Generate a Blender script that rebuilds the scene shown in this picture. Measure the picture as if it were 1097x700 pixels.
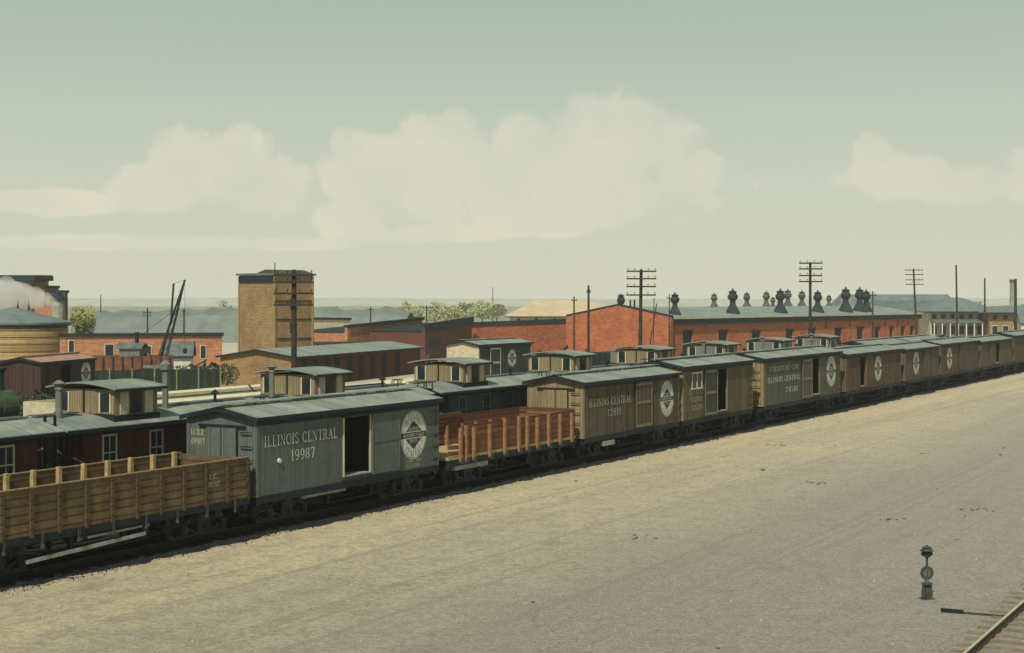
import bpy, bmesh, math, random
from mathutils import Vector, Matrix
R = math.radians
sc = bpy.context.scene
for o in list(bpy.data.objects): bpy.data.objects.remove(o)
C = sc.collection
random.seed(7)

# ------------------------------------------------------------------ camera
H = 7.1                       # eye height above the yard
F = 1650.0                    # focal length in photo pixels (1097 wide)
HZ = 320.0                    # horizon row
cd = bpy.data.cameras.new('camera'); cam = bpy.data.objects.new('camera', cd); C.objects.link(cam)
cam.location = (0, 0, H); cam.rotation_euler = (R(90), 0, 0)
cd.sensor_width = 36; cd.lens = F / 1097 * 36; cd.shift_y = -(350 - HZ) / 1097
cd.clip_start = .2; cd.clip_end = 9000
sc.camera = cam

def srgb(r, g, b):
    f = lambda c: (c/255/12.92) if c/255 <= .04045 else ((c/255+.055)/1.055)**2.4
    return (f(r), f(g), f(b), 1)

# ------------------------------------------------------------------ world
SUN_EL, SUN_AZ = R(47), R(196)     # azimuth of the sun, clockwise from +Y
w = bpy.data.worlds.new('World'); sc.world = w; w.use_nodes = True
nt = w.node_tree; N = nt.nodes; L = nt.links; N.clear()
def nd(tree, t, **k):
    n = tree.nodes.new(t)
    for a, b in k.items(): setattr(n, a, b)
    return n
def mth(tree, op, a, b=None, c=None, clamp=False):
    n = tree.nodes.new('ShaderNodeMath'); n.operation = op; n.use_clamp = clamp
    for i, v in enumerate((a, b, c)):
        if v is None: continue
        if isinstance(v, (int, float)): n.inputs[i].default_value = v
        else: tree.links.new(v, n.inputs[i])
    return n.outputs[0]
def mixc(tree, f, a, b, blend='MIX'):
    n = tree.nodes.new('ShaderNodeMix'); n.data_type = 'RGBA'; n.blend_type = blend
    for s, v in ((0, f), (6, a), (7, b)):
        if isinstance(v, (int, float)): n.inputs[s].default_value = v
        elif isinstance(v, tuple): n.inputs[s].default_value = v
        else: tree.links.new(v, n.inputs[s])
    return n.outputs[2]
sky = nd(nt, 'ShaderNodeTexSky', sky_type='NISHITA'); sky.sun_disc = False
sky.sun_elevation = SUN_EL; sky.sun_rotation = SUN_AZ; sky.dust_density = 2.5; sky.air_density = 1.0
tc = nd(nt, 'ShaderNodeTexCoord'); sp = nd(nt, 'ShaderNodeSeparateXYZ'); L.new(tc.outputs['Generated'], sp.inputs[0])
az = mth(nt, 'ARCTAN2', sp.outputs[0], sp.outputs[1]); el = mth(nt, 'ARCSINE', sp.outputs[2])
ramp = nd(nt, 'ShaderNodeValToRGB'); L.new(mth(nt, 'MULTIPLY', el, 2.2, clamp=True), ramp.inputs[0])
e = ramp.color_ramp.elements
e[0].position = 0; e[0].color = srgb(216, 215, 193)
e[1].position = 1; e[1].color = srgb(138, 160, 148)
for p, c in ((.10, (208, 212, 191)), (.22, (196, 205, 184)), (.43, (170, 188, 170))):
    q = e.new(p); q.color = srgb(*c)
# clouds: cumulus banks laid out by direction, edges broken by noise
nz = nd(nt, 'ShaderNodeTexNoise'); nz.inputs['Scale'].default_value = 17; nz.inputs['Detail'].default_value = 7; nz.inputs['Roughness'].default_value = .58
L.new(tc.outputs['Generated'], nz.inputs['Vector'])
nz2 = nd(nt, 'ShaderNodeTexNoise'); nz2.inputs['Scale'].default_value = 45; nz2.inputs['Detail'].default_value = 5
L.new(tc.outputs['Generated'], nz2.inputs['Vector'])
CL = [(632,150,84,62),(695,162,64,56),(590,170,80,62),(655,200,128,48),(740,190,36,38),(545,195,80,50),(478,158,54,46),(452,198,74,50),(392,192,52,50),(395,232,64,24),(440,250,96,12),
      (228,184,68,46),(180,208,54,30),(288,206,56,34),(575,240,74,16),(170,262,215,9),(62,222,74,14),(925,170,26,28),(955,192,64,28),(1040,204,90,24),(1090,190,50,30),(1210,180,110,50),(-130,190,120,55)]
best = None
for cx, cy, rx, ry in CL:
    dx = mth(nt, 'MULTIPLY', mth(nt, 'SUBTRACT', az, (cx-548)/F), F/rx)
    dy = mth(nt, 'MULTIPLY', mth(nt, 'SUBTRACT', el, (HZ-cy)/F), F/ry)
    r2 = mth(nt, 'ADD', mth(nt, 'MULTIPLY', dx, dx), mth(nt, 'MULTIPLY', dy, dy))
    v = mth(nt, 'MAXIMUM', mth(nt, 'SUBTRACT', 1, r2), -1)
    best = v if best is None else mth(nt, 'MAXIMUM', best, v)
env = mth(nt, 'ADD', best, mth(nt, 'MULTIPLY', mth(nt, 'SUBTRACT', nz.outputs[0], .5), 3.0))
env = mth(nt, 'ADD', env, mth(nt, 'MULTIPLY', mth(nt, 'SUBTRACT', nz2.outputs[0], .5), 1.5))
mask = nd(nt, 'ShaderNodeMapRange', interpolation_type='SMOOTHSTEP'); L.new(env, mask.inputs[0])
mask.inputs[1].default_value = -.12; mask.inputs[2].default_value = .46
cm = mth(nt, 'MULTIPLY', mask.outputs[0], mth(nt, 'ADD', -.12, mth(nt, 'MULTIPLY', nz.outputs[0], 1.25)), clamp=True)
col = mixc(nt, cm, ramp.outputs[0], srgb(230, 223, 201))
K = 0.10
scl = mixc(nt, 1.0, col, (1/K,)*3 + (1,), 'MULTIPLY')
tot = mixc(nt, 0.93, sky.outputs[0], scl)
bg = nd(nt, 'ShaderNodeBackground'); bg.inputs[1].default_value = K
L.new(tot, bg.inputs[0]); out = nd(nt, 'ShaderNodeOutputWorld'); L.new(bg.outputs[0], out.inputs[0])

# ------------------------------------------------------------------ sun, view
sd = bpy.data.lights.new('sun', 'SUN'); sd.energy = 4.4; sd.angle = R(.6); sd.color = (1, .92, .82)
sun = bpy.data.objects.new('sun', sd); C.objects.link(sun)
dirv = Vector((math.sin(SUN_AZ)*math.cos(SUN_EL), math.cos(SUN_AZ)*math.cos(SUN_EL), math.sin(SUN_EL)))
sun.rotation_euler = dirv.to_track_quat('Z', 'Y').to_euler(); sun.location = (-30, -30, 60)
vs = sc.view_settings; vs.view_transform = 'Standard'; vs.look = 'None'; vs.gamma = 1; vs.exposure = 0.0; vs.use_curve_mapping = False
sc.cycles.use_denoising = True
sc.cycles.volume_bounces = 2; sc.cycles.max_bounces = 6

# ------------------------------------------------------------------ helpers
D = (.4853, .8744); NV = (-.8744, .4853); P0 = (-7.61, 46.0); ROT = math.atan2(D[1], D[0])
def P(s, t, z=0): return (P0[0]+D[0]*s+NV[0]*t, P0[1]+D[1]*s+NV[1]*t, z)
def at(px, Y, z=0): return ((px-548.5)/F*Y, Y, z)
def zat(py, Y): return H + (HZ-py)/F*Y

class MB:
    def __init__(self): self.v = []; self.f = []; self.m = []; self.mi = 0
    def add(self, vs, fs):
        n = len(self.v); self.cuts = getattr(self, 'cuts', []) + [(n, len(self.f))]; self.v += [tuple(p) for p in vs]
        self.f += [tuple(i+n for i in f) for f in fs]; self.m += [self.mi]*len(fs); return self
    def mat(self, i): self.mi = i; return self
    def box(self, x0, y0, z0, x1, y1, z1):
        return self.add([(x0,y0,z0),(x1,y0,z0),(x1,y1,z0),(x0,y1,z0),(x0,y0,z1),(x1,y0,z1),(x1,y1,z1),(x0,y1,z1)],
            [(0,3,2,1),(4,5,6,7),(0,1,5,4),(1,2,6,5),(2,3,7,6),(3,0,4,7)])
    def bar(self, a, b, w=.05, h=None, up=(0,0,1)):
        h = h or w; a = Vector(a); b = Vector(b); d = (b-a).normalized(); u = Vector(up)
        if abs(d.dot(u)) > .95: u = Vector((1,0,0))
        s = d.cross(u).normalized()*w/2; u = s.cross(d).normalized()*h/2
        p = [a-s-u, a+s-u, a+s+u, a-s+u, b-s-u, b+s-u, b+s+u, b-s+u]
        return self.add(p, [(0,3,2,1),(4,5,6,7),(0,1,5,4),(1,2,6,5),(2,3,7,6),(3,0,4,7)])
    def tube(self, a, b, r0, r1=None, n=10, caps=True):
        r1 = r0 if r1 is None else r1; a = Vector(a); b = Vector(b); d = (b-a).normalized()
        u = Vector((0,0,1)) if abs(d.z) < .9 else Vector((1,0,0)); s = d.cross(u).normalized(); u = s.cross(d)
        p = []
        for c, r in ((a, r0), (b, r1)):
            for i in range(n):
                q = 2*math.pi*i/n; p.append(c + s*math.cos(q)*r + u*math.sin(q)*r)
        f = [(i, (i+1) % n, n+(i+1) % n, n+i) for i in range(n)]
        if caps: f += [tuple(range(n))[::-1], tuple(range(n, 2*n))]
        return self.add(p, f)
    def lathe(self, c, prof, n=16):
        p = []; f = []
        for r, z in prof:
            for i in range(n):
                q = 2*math.pi*i/n; p.append((c[0]+math.cos(q)*max(r, .002), c[1]+math.sin(q)*max(r, .002), c[2]+z))
        for k in range(len(prof)-1):
            for i in range(n): f.append((k*n+i, k*n+(i+1) % n, (k+1)*n+(i+1) % n, (k+1)*n+i))
        f += [tuple(range(n))[::-1], tuple(range((len(prof)-1)*n, len(prof)*n))]
        return self.add(p, f)
    def prism_x(self, x0, x1, prof):        # closed (y,z) profile swept along x
        n = len(prof)
        return self.add([(x0,)+q for q in prof]+[(x1,)+q for q in prof],
                        [(i, n+i, n+(i+1) % n, (i+1) % n) for i in range(n)]+[tuple(range(n)), tuple(range(n, 2*n))[::-1]])
    def prism_z(self, pts, z0, z1):
        n = len(pts); z1s = z1 if isinstance(z1, (list, tuple)) else [z1]*n
        return self.add([(x, y, z0) for x, y in pts]+[(x, y, z1s[i]) for i, (x, y) in enumerate(pts)],
                        [(i, (i+1) % n, n+(i+1) % n, n+i) for i in range(n)]+[tuple(range(n))[::-1], tuple(range(n, 2*n))])
    def mesh(self, name, mats, smooth=False):
        me = bpy.data.meshes.new(name); me.from_pydata(self.v, [], self.f)
        for m in (mats if isinstance(mats, (list, tuple)) else [mats]): me.materials.append(m)
        for p, i in zip(me.polygons, self.m): p.material_index = i
        b = bmesh.new(); b.from_mesh(me); bmesh.ops.recalc_face_normals(b, faces=b.faces); b.to_mesh(me); b.free()
        if smooth: me.shade_smooth()
        me.update(); return me
    def build(self, name, mats, parent=None, smooth=False, loc=None, rz=None):
        return link(name, self.mesh(name, mats, smooth), parent, loc, rz)
def each(mb, name, mats, parent):
    """one object per added piece"""
    cuts = mb.cuts + [(len(mb.v), len(mb.f))]; res = []
    for (v0, f0), (v1, f1) in zip(cuts, cuts[1:]):
        q = MB(); q.v = mb.v[v0:v1]; q.f = [tuple(i-v0 for i in f) for f in mb.f[f0:f1]]; q.m = mb.m[f0:f1]
        res.append(q.build(name, mats, parent))
    return res
def link(name, me, parent=None, loc=None, rz=None):
    o = bpy.data.objects.new(name, me); C.objects.link(o)
    if parent: o.parent = parent
    if loc is not None: o.location = loc
    if rz is not None: o.rotation_euler = (0, 0, rz)
    return o
def tag(o, label=None, cat=None, group=None, kind=None):
    if label: o['label'] = label
    if cat: o['category'] = cat
    if group: o['group'] = group
    if kind: o['kind'] = kind
    return o
def empty(name, loc, rz, label, cat, group=None):
    o = bpy.data.objects.new(name, None); C.objects.link(o); o.location = loc; o.rotation_euler = (0, 0, rz)
    o.empty_display_size = .3
    return tag(o, label, cat, group)

# ------------------------------------------------------------------ materials
def new_mat(name):
    m = bpy.data.materials.new(name); m.use_nodes = True; t = m.node_tree
    b = t.nodes['Principled BSDF']; b.inputs['Specular IOR Level'].default_value = .2; return m, t, b
def tex(t, kind='Object'):
    return nd(t, 'ShaderNodeTexCoord').outputs[kind]
def noise(t, vec, scale, detail=5, rough=.55, stretch=None):
    if stretch:
        mp = nd(t, 'ShaderNodeMapping'); mp.inputs['Scale'].default_value = stretch; t.links.new(vec, mp.inputs[0]); vec = mp.outputs[0]
    n = nd(t, 'ShaderNodeTexNoise'); n.inputs['Scale'].default_value = scale; n.inputs['Detail'].default_value = detail; n.inputs['Roughness'].default_value = rough
    t.links.new(vec, n.inputs['Vector']); return n.outputs[0]
def rng(t, v, a, b, c=0., d=1.):
    n = nd(t, 'ShaderNodeMapRange', interpolation_type='SMOOTHSTEP'); t.links.new(v, n.inputs[0])
    for i, q in enumerate((a, b, c, d)): n.inputs[i+1].default_value = q
    return n.outputs[0]
def bump(t, b, h, dist=.01, s=.6):
    n = nd(t, 'ShaderNodeBump'); n.inputs['Strength'].default_value = s; n.inputs['Distance'].default_value = dist
    t.links.new(h, n.inputs['Height']); t.links.new(n.outputs[0], b.inputs['Normal'])
def sc3(c, k): return tuple(min(1, x*k) for x in c[:3])+(1,)
def plain(name, c, rough=.8, var=.35, scale=2.5, metal=0, c2=None):
    m, t, b = new_mat(name); v = tex(t)
    n = noise(t, v, scale, 6, .65)
    col = mixc(t, rng(t, n, .3, .7), sc3(c, 1-var), c2 or sc3(c, 1+var))
    n2 = noise(t, v, scale*14, 3)
    col = mixc(t, mth(t, 'MULTIPLY', rng(t, n2, .35, .75), .3), col, sc3(c, .45))
    t.links.new(col, b.inputs['Base Color']); b.inputs['Roughness'].default_value = rough; b.inputs['Metallic'].default_value = metal
    bump(t, b, n2, .01, .35); return m
def boards(name, c, wdt=.085, axis='v', var=.22, dirt=(.05, .045, .035, 1), dirtk=.45, rust=None, rough=.85, lowdirt=True):
    """painted or bare boards: axis 'v' = upright boards, 'h' = level boards"""
    m, t, b = new_mat(name); v = tex(t); s = nd(t, 'ShaderNodeSeparateXYZ'); t.links.new(v, s.inputs[0])
    u = mth(t, 'ADD', s.outputs[0], s.outputs[1]) if axis == 'v' else s.outputs[2]
    q = mth(t, 'DIVIDE', u, wdt); fr = mth(t, 'FRACT', q); fl = mth(t, 'FLOOR', q)
    wn = nd(t, 'ShaderNodeTexWhiteNoise', noise_dimensions='1D'); t.links.new(fl, wn.inputs['W'])
    g = mth(t, 'ABSOLUTE', mth(t, 'SUBTRACT', fr, .5)); groove = rng(t, g, .40, .48)
    tone = rng(t, wn.outputs[0], 0, 1, 1-var, 1+var)
    cc = nd(t, 'ShaderNodeCombineXYZ')
    for i in range(3): t.links.new(mth(t, 'MULTIPLY', tone, c[i]), cc.inputs[i])
    st = (1, 1, .12) if axis == 'v' else (.12, .12, 1.6)
    grain = noise(t, v, 22, 4, .6, st); big = noise(t, v, .9, 6, .7)
    col = mixc(t, mth(t, 'MULTIPLY', rng(t, grain, .4, .75), .35), cc.outputs[0], sc3(c, .5))
    if rust: col = mixc(t, mth(t, 'MULTIPLY', rng(t, noise(t, v, 1.7, 7, .7, (1, 1, .45)), .47, .66), .75), col, rust)
    col = mixc(t, mth(t, 'MULTIPLY', rng(t, big, .45, .72), dirtk), col, dirt)
    sp1 = noise(t, v, 7, 6, .8, (1, 1, .5)); sp2 = noise(t, v, 5.5, 6, .8, (1, 1, .6))
    col = mixc(t, mth(t, 'MULTIPLY', rng(t, sp1, .50, .66), .42), col, sc3(c, .38))
    col = mixc(t, mth(t, 'MULTIPLY', rng(t, sp2, .54, .70), .40), col, sc3(c, 1.75))
    col = mixc(t, mth(t, 'MULTIPLY', groove, .75), col, sc3(c, .2))
    t.links.new(col, b.inputs['Base Color']); b.inputs['Roughness'].default_value = rough
    hgt = mth(t, 'SUBTRACT', mth(t, 'MULTIPLY', grain, .2), groove); bump(t, b, hgt, .008, .7)
    return m
def brick(name, c, mortar, c2=None, sx=.23, sz=.085, var=.5, stain=.4):
    m, t, b = new_mat(name); v = tex(t); s = nd(t, 'ShaderNodeSeparateXYZ'); t.links.new(v, s.inputs[0])
    cb = nd(t, 'ShaderNodeCombineXYZ'); t.links.new(mth(t, 'ADD', s.outputs[0], s.outputs[1]), cb.inputs[0]); t.links.new(s.outputs[2], cb.inputs[1])
    bt = nd(t, 'ShaderNodeTexBrick'); t.links.new(cb.outputs[0], bt.inputs[0])
    bt.inputs['Color1'].default_value = c; bt.inputs['Color2'].default_value = c2 or sc3(c, 1-var); bt.inputs['Mortar'].default_value = mortar
    bt.inputs['Scale'].default_value = 1; bt.inputs['Brick Width'].default_value = sx; bt.inputs['Row Height'].default_value = sz; bt.inputs['Mortar Size'].default_value = .008
    n = noise(t, v, .45, 7, .7); n2 = noise(t, v, 3.5, 5, .6, (1, 1, 1.2))
    col = mixc(t, mth(t, 'MULTIPLY', rng(t, n, .4, .7), stain), bt.outputs[0], sc3(c, .42))
    col = mixc(t, mth(t, 'MULTIPLY', rng(t, n2, .45, .7), .35), col, sc3(c, 1.35))
    t.links.new(col, b.inputs['Base Color']); b.inputs['Roughness'].default_value = .9
    bump(t, b, n2, .03, .4); return m

M = {}
def roofing(name, c, c2):
    m, t, b = new_mat(name); v = tex(t); s_ = nd(t, 'ShaderNodeSeparateXYZ'); t.links.new(v, s_.inputs[0])
    q = mth(t, 'DIVIDE', s_.outputs[0], .92); fr = mth(t, 'FRACT', q); fl = mth(t, 'FLOOR', q)
    wn = nd(t, 'ShaderNodeTexWhiteNoise', noise_dimensions='1D'); t.links.new(fl, wn.inputs['W'])
    col = mixc(t, wn.outputs[0], c, c2)
    col = mixc(t, mth(t, 'MULTIPLY', rng(t, noise(t, v, 1.1, 7, .7), .42, .68), .55), col, sc3(c, .55))
    col = mixc(t, mth(t, 'MULTIPLY', rng(t, noise(t, v, 4, 6, .75, (1, .25, 1)), .5, .7), .45), col, sc3(c, 1.5))
    seam = rng(t, mth(t, 'ABSOLUTE', mth(t, 'SUBTRACT', fr, .5)), .455, .49)
    col = mixc(t, mth(t, 'MULTIPLY', seam, .6), col, sc3(c, .3))
    t.links.new(col, b.inputs['Base Color']); b.inputs['Roughness'].default_value = .75
    bump(t, b, seam, .012, .6); return m
M['roof'] = roofing('tar roofing', (.175, .205, .175, 1), (.26, .29, .245, 1)) or plain('tar roofing', (.20, .235, .195, 1), .75, .25, 1.1, c2=(.27, .30, .25, 1))
M['roof2'] = plain('dark roofing', (.10, .125, .115, 1), .8, .3, 1.2)
M['slate'] = plain('slate roofing', (.20, .245, .215, 1), .8, .2, .35)
M['trimdark'] = plain('dark trim', (.010, .018, .022, 1), .7, .4, 3)
M['iron'] = plain('sooty iron', (.012, .018, .022, 1), .6, .5, 6)
M['wheel'] = plain('worn wheel steel', (.035, .042, .045, 1), .5, .4, 9)
M['grey'] = boards('grey painted boards', (.100, .125, .110, 1), .09, 'v', .12, (.05, .06, .05, 1), .35)
M['brownA'] = boards('weathered brown boards', (.092, .080, .054, 1), .11, 'v', .38, (.045, .035, .02, 1), .55, rust=(.13, .075, .035, 1))
M['brownB'] = boards('olive brown boards', (.105, .086, .050, 1), .11, 'v', .36, (.06, .045, .02, 1), .5, rust=(.17, .12, .05, 1))
M['olive'] = boards('olive painted boards', (.092, .097, .062, 1), .12, 'v', .22, (.06, .06, .04, 1), .4)
M['rusty'] = boards('rusty brown boards', (.098, .054, .036, 1), .12, 'v', .38, (.05, .05, .035, 1), .5, rust=(.15, .13, .06, 1))
M['littan'] = boards('sunlit tan end boards', (.23, .185, .10, 1), .1, 'v', .22, (.12, .09, .04, 1), .5)  # lighter than the sides: stronger sun on the ends is in the colour
M['red'] = boards('oxide red boards', (.105, .03, .022, 1), .1, 'v', .2, (.03, .02, .02, 1), .5)
M['blue'] = boards('blue grey boards', (.055, .085, .085, 1), .1, 'v', .15, (.03, .045, .045, 1), .4)
M['cup'] = boards('tan cupola boards', (.22, .18, .10, 1), .1, 'v', .15, (.14, .11, .05, 1), .5)
M['cupg'] = boards('grey cupola boards', (.16, .175, .145, 1), .1, 'v', .15, (.07, .08, .07, 1), .4)
M['cream'] = plain('cream paint', (.50, .44, .30, 1), .75, .18, 3)
M['gond'] = boards('weathered gondola planks', (.100, .068, .036, 1), .22, 'h', .5, (.04, .032, .02, 1), .6, rust=(.20, .13, .055, 1))
M['gondd'] = boards('dark gondola battens', (.085, .058, .032, 1), .23, 'h', .2, (.04, .032, .02, 1), .5)
M['redwood'] = boards('reddish slat boards', (.150, .062, .034, 1), .2, 'h', .4, (.07, .03, .015, 1), .5)
M['stake'] = plain('bright wooden stake', (.24, .13, .058, 1), .85, .3, 7)
M['stake2'] = plain('pale wooden stake', (.38, .28, .13, 1), .85, .3, 7)
M['stake3'] = plain('worn top rail', (.22, .165, .09, 1), .85, .4, 7)
M['plank'] = plain('pale bare plank', (.27, .28, .24, 1), .8, .25, 5)
M['white'] = plain('white lettering paint', (.62, .62, .55, 1), .8, .2, 8)
M['yellow'] = plain('faded yellow paint', (.45, .44, .22, 1), .8, .2, 8)
M['faded'] = plain('faded lettering paint', (.42, .43, .35, 1), .8, .3, 10)
M['mark'] = plain('dark emblem paint', (.045, .055, .055, 1), .8, .3, 8)
M['glass'] = plain('sooty window glass', (.012, .022, .026, 1), .25, .4, 4)
M['inside'] = plain('dark interior boards', (.014, .018, .018, 1), .9, .3, 3)
M['brick'] = brick('orange brick', (.41, .122, .050, 1), (.34, .20, .12, 1), sx=.5, sz=.16, var=.45, stain=.5)
M['brickd'] = brick('dull red brick', (.30, .090, .042, 1), (.28, .15, .10, 1), sx=.5, sz=.16, stain=.55)
M['brickp'] = brick('pinkish brick', (.42, .185, .095, 1), (.36, .25, .18, 1), sx=.5, sz=.16, var=.4, stain=.5)
M['bricks'] = brick('sooty brick', (.13, .042, .026, 1), (.10, .06, .05, 1))
M['brickt'] = brick('tan brick', (.28, .175, .075, 1), (.36, .28, .18, 1), sx=.5, sz=.16, var=.35, stain=.55)
M['towertan'] = boards('tan tower boards', (.33, .24, .09, 1), .3, 'v', .15, (.20, .14, .06, 1), .5)
M['tank'] = boards('tan tank staves', (.34, .25, .10, 1), .42, 'h', .22, (.16, .12, .06, 1), .55)
M['pole'] = plain('creosoted pole', (.038, .034, .028, 1), .9, .35, 3)
M['palewall'] = plain('pale plaster wall', (.42, .38, .27, 1), .9, .2, .8)
M['whitewall'] = plain('white painted wall', (.55, .54, .44, 1), .9, .15, .8)
M['greywall'] = plain('grey green wall', (.22, .24, .19, 1), .9, .3, 1)
M['fence'] = boards('dark green fence boards', (.016, .032, .020, 1), .16, 'v', .4, (.02, .025, .02, 1), .5)
M['fencel'] = boards('light green fence boards', (.10, .145, .045, 1), .16, 'v', .2, (.05, .07, .03, 1), .5)
M['green'] = plain('green engine paint', (.045, .075, .035, 1), .5, .4, 2.5)
M['greenl'] = plain('pale green engine paint', (.16, .19, .09, 1), .6, .3, 3)
M['rust'] = plain('rusty iron', (.15, .06, .035, 1), .85, .4, 2)
M['pinkroof'] = plain('pinkish tin roof', (.34, .20, .15, 1), .8, .2, 2)
M['darkgrey'] = boards('charcoal boards', (.05, .06, .055, 1), .1, 'v', .2, (.03, .03, .03, 1), .4)
M['tie'] = plain('weathered sleeper', (.19, .155, .10, 1), .95, .3, 3)
M['rail'] = plain('rail steel', (.075, .06, .045, 1), .45, .3, 5, metal=.3)
M['railtop'] = plain('worn rail head', (.42, .38, .28, 1), .35, .15, 4)
M['coal'] = plain('black cinders', (.016, .019, .021, 1), .95, .5, 5)

def worn(name, c, back, k):
    m, t, b = new_mat(name); v = tex(t)
    f = mth(t, 'MULTIPLY', rng(t, noise(t, v, 9, 7, .8, (1, 1, .5)), .46, .62), k)
    s_ = nd(t, 'ShaderNodeSeparateXYZ'); t.links.new(v, s_.inputs[0])
    g = rng(t, mth(t, 'ABSOLUTE', mth(t, 'SUBTRACT', mth(t, 'FRACT', mth(t, 'DIVIDE', s_.outputs[0], .09)), .5)), .42, .48)
    col = mixc(t, f, c, back); col = mixc(t, mth(t, 'MULTIPLY', g, .55), col, back)
    t.links.new(col, b.inputs['Base Color']); b.inputs['Roughness'].default_value = .85; return m
M['white'] = worn('white lettering paint', (.60, .60, .52, 1), (.17, .19, .16, 1), .7)
M['faded'] = worn('faded lettering paint', (.42, .42, .33, 1), (.13, .12, .08, 1), .85)
def foliage(name, c1, c2):
    m, t, b = new_mat(name); g = nd(t, 'ShaderNodeNewGeometry')
    v = tex(t); n = noise(t, v, .8, 3)
    f = mth(t, 'ADD', mth(t, 'MULTIPLY', g.outputs['Random Per Island'], .6), mth(t, 'MULTIPLY', n, .5), clamp=True)
    t.links.new(mixc(t, f, c1, c2), b.inputs['Base Color']); b.inputs['Roughness'].default_value = .9
    return m
M['leafy'] = foliage('yellow green leaves', (.13, .14, .04, 1), (.36, .36, .09, 1))
M['leafp'] = foliage('pale yellow green leaves', (.24, .27, .13, 1), (.42, .43, .22, 1))
M['leafd'] = foliage('dark green leaves', (.022, .038, .020, 1), (.07, .10, .045, 1))
M['leafg'] = foliage('grey green leaves', (.045, .06, .045, 1), (.10, .12, .085, 1))
M['bark'] = plain('bark', (.06, .05, .035, 1), .95, .3, 3)

# ------------------------------------------------------------------ ground
def ground_mat():
    m, t, b = new_mat('yard gravel'); g = nd(t, 'ShaderNodeNewGeometry'); v = g.outputs['Position']
    s = nd(t, 'ShaderNodeSeparateXYZ'); t.links.new(v, s.inputs[0])
    tt = mth(t, 'ADD', mth(t, 'MULTIPLY', mth(t, 'SUBTRACT', s.outputs[0], P0[0]), NV[0]), mth(t, 'MULTIPLY', mth(t, 'SUBTRACT', s.outputs[1], P0[1]), NV[1]))
    n1 = noise(t, v, .12, 6, .6); n2 = noise(t, v, 1.3, 7, .7); n3 = noise(t, v, 5, 8, .85); n4 = noise(t, v, 16, 6, .85)
    # streaks of wheel wear that run with the tracks
    mp = nd(t, 'ShaderNodeMapping'); mp.inputs['Rotation'].default_value = (0, 0, -ROT); t.links.new(v, mp.inputs[0])
    st = noise(t, mp.outputs[0], 1, 5, .6, (.02, .35, 1))
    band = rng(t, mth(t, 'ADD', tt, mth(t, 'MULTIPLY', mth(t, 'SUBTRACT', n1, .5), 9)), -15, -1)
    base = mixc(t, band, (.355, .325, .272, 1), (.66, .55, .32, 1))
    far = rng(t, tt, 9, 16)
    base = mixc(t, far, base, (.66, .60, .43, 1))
    base = mixc(t, mth(t, 'MULTIPLY', rng(t, st, .35, .7), .45), base, (.25, .232, .185, 1))
    ruts = noise(t, mp.outputs[0], 1, 4, .6, (.012, 3.2, 1)); stain = noise(t, v, .35, 8, .7, (1, 1, 1))
    base = mixc(t, mth(t, 'MULTIPLY', rng(t, ruts, .52, .66), .36), base, (.20, .18, .145, 1))
    base = mixc(t, mth(t, 'MULTIPLY', rng(t, stain, .55, .72), .5), base, (.19, .175, .145, 1))
    base = mixc(t, mth(t, 'MULTIPLY', rng(t, n2, .42, .70), .5), base, (.21, .195, .16, 1))
    base = mixc(t, mth(t, 'MULTIPLY', rng(t, n3, .42, .60), .6), base, (.16, .148, .12, 1))
    base = mixc(t, mth(t, 'MULTIPLY', rng(t, n4, .50, .62), .6), base, (.68, .62, .50, 1))
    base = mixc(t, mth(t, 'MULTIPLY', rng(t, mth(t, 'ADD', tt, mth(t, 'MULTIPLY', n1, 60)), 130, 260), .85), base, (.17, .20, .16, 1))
    t.links.new(base, b.inputs['Base Color']); b.inputs['Roughness'].default_value = .95
    h = mth(t, 'ADD', n3, mth(t, 'MULTIPLY', n4, .6)); bump(t, b, h, .06, 1.0)
    return m
gm = MB().add([(-3500,-400,0),(3500,-400,0),(3500,4500,0),(-3500,4500,0)], [(0,1,2,3)])
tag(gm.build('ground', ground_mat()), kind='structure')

def cinder_mat():
    m, t, b = new_mat('cinder ballast'); v = nd(t, 'ShaderNodeNewGeometry').outputs['Position']
    n = noise(t, v, 3, 7, .75); n4 = noise(t, v, 28, 4, .75)
    c = mixc(t, rng(t, n, .35, .7), (.006, .009, .011, 1), (.020, .023, .023, 1))
    c = mixc(t, mth(t, 'MULTIPLY', rng(t, n4, .60, .72), .5), c, (.10, .10, .09, 1))
    t.links.new(c, b.inputs['Base Color']); b.inputs['Roughness'].default_value = .95
    bump(t, b, n4, .05, .8); return m
M['cinder'] = cinder_mat()
# cinder bed below the two trains, its outer edge ragged
def bed(name, s0, s1, t0, t1, z=.05, step=.35, rag=.16):
    n = int((s1-s0)/step); v = []; f = []
    rnd = random.Random(3); j = 0
    for i in range(n+1):
        s = s0+(s1-s0)*i/n; j = .6*j+rnd.uniform(-rag, rag)
        for t, zz in ((t0-.35+j, .004), (t0+j*.6, z), (t1, z), (t1+.4+j, .004)): v.append(P(s, t, zz))
    for i in range(n):
        for k in range(3): a = i*4+k; f.append((a, a+4, a+5, a+1))
    return tag(MB().add(v, f).build(name, M['cinder']), kind='structure')
bed('cinder_bed', -28, 190, .10, 7.6)

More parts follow.
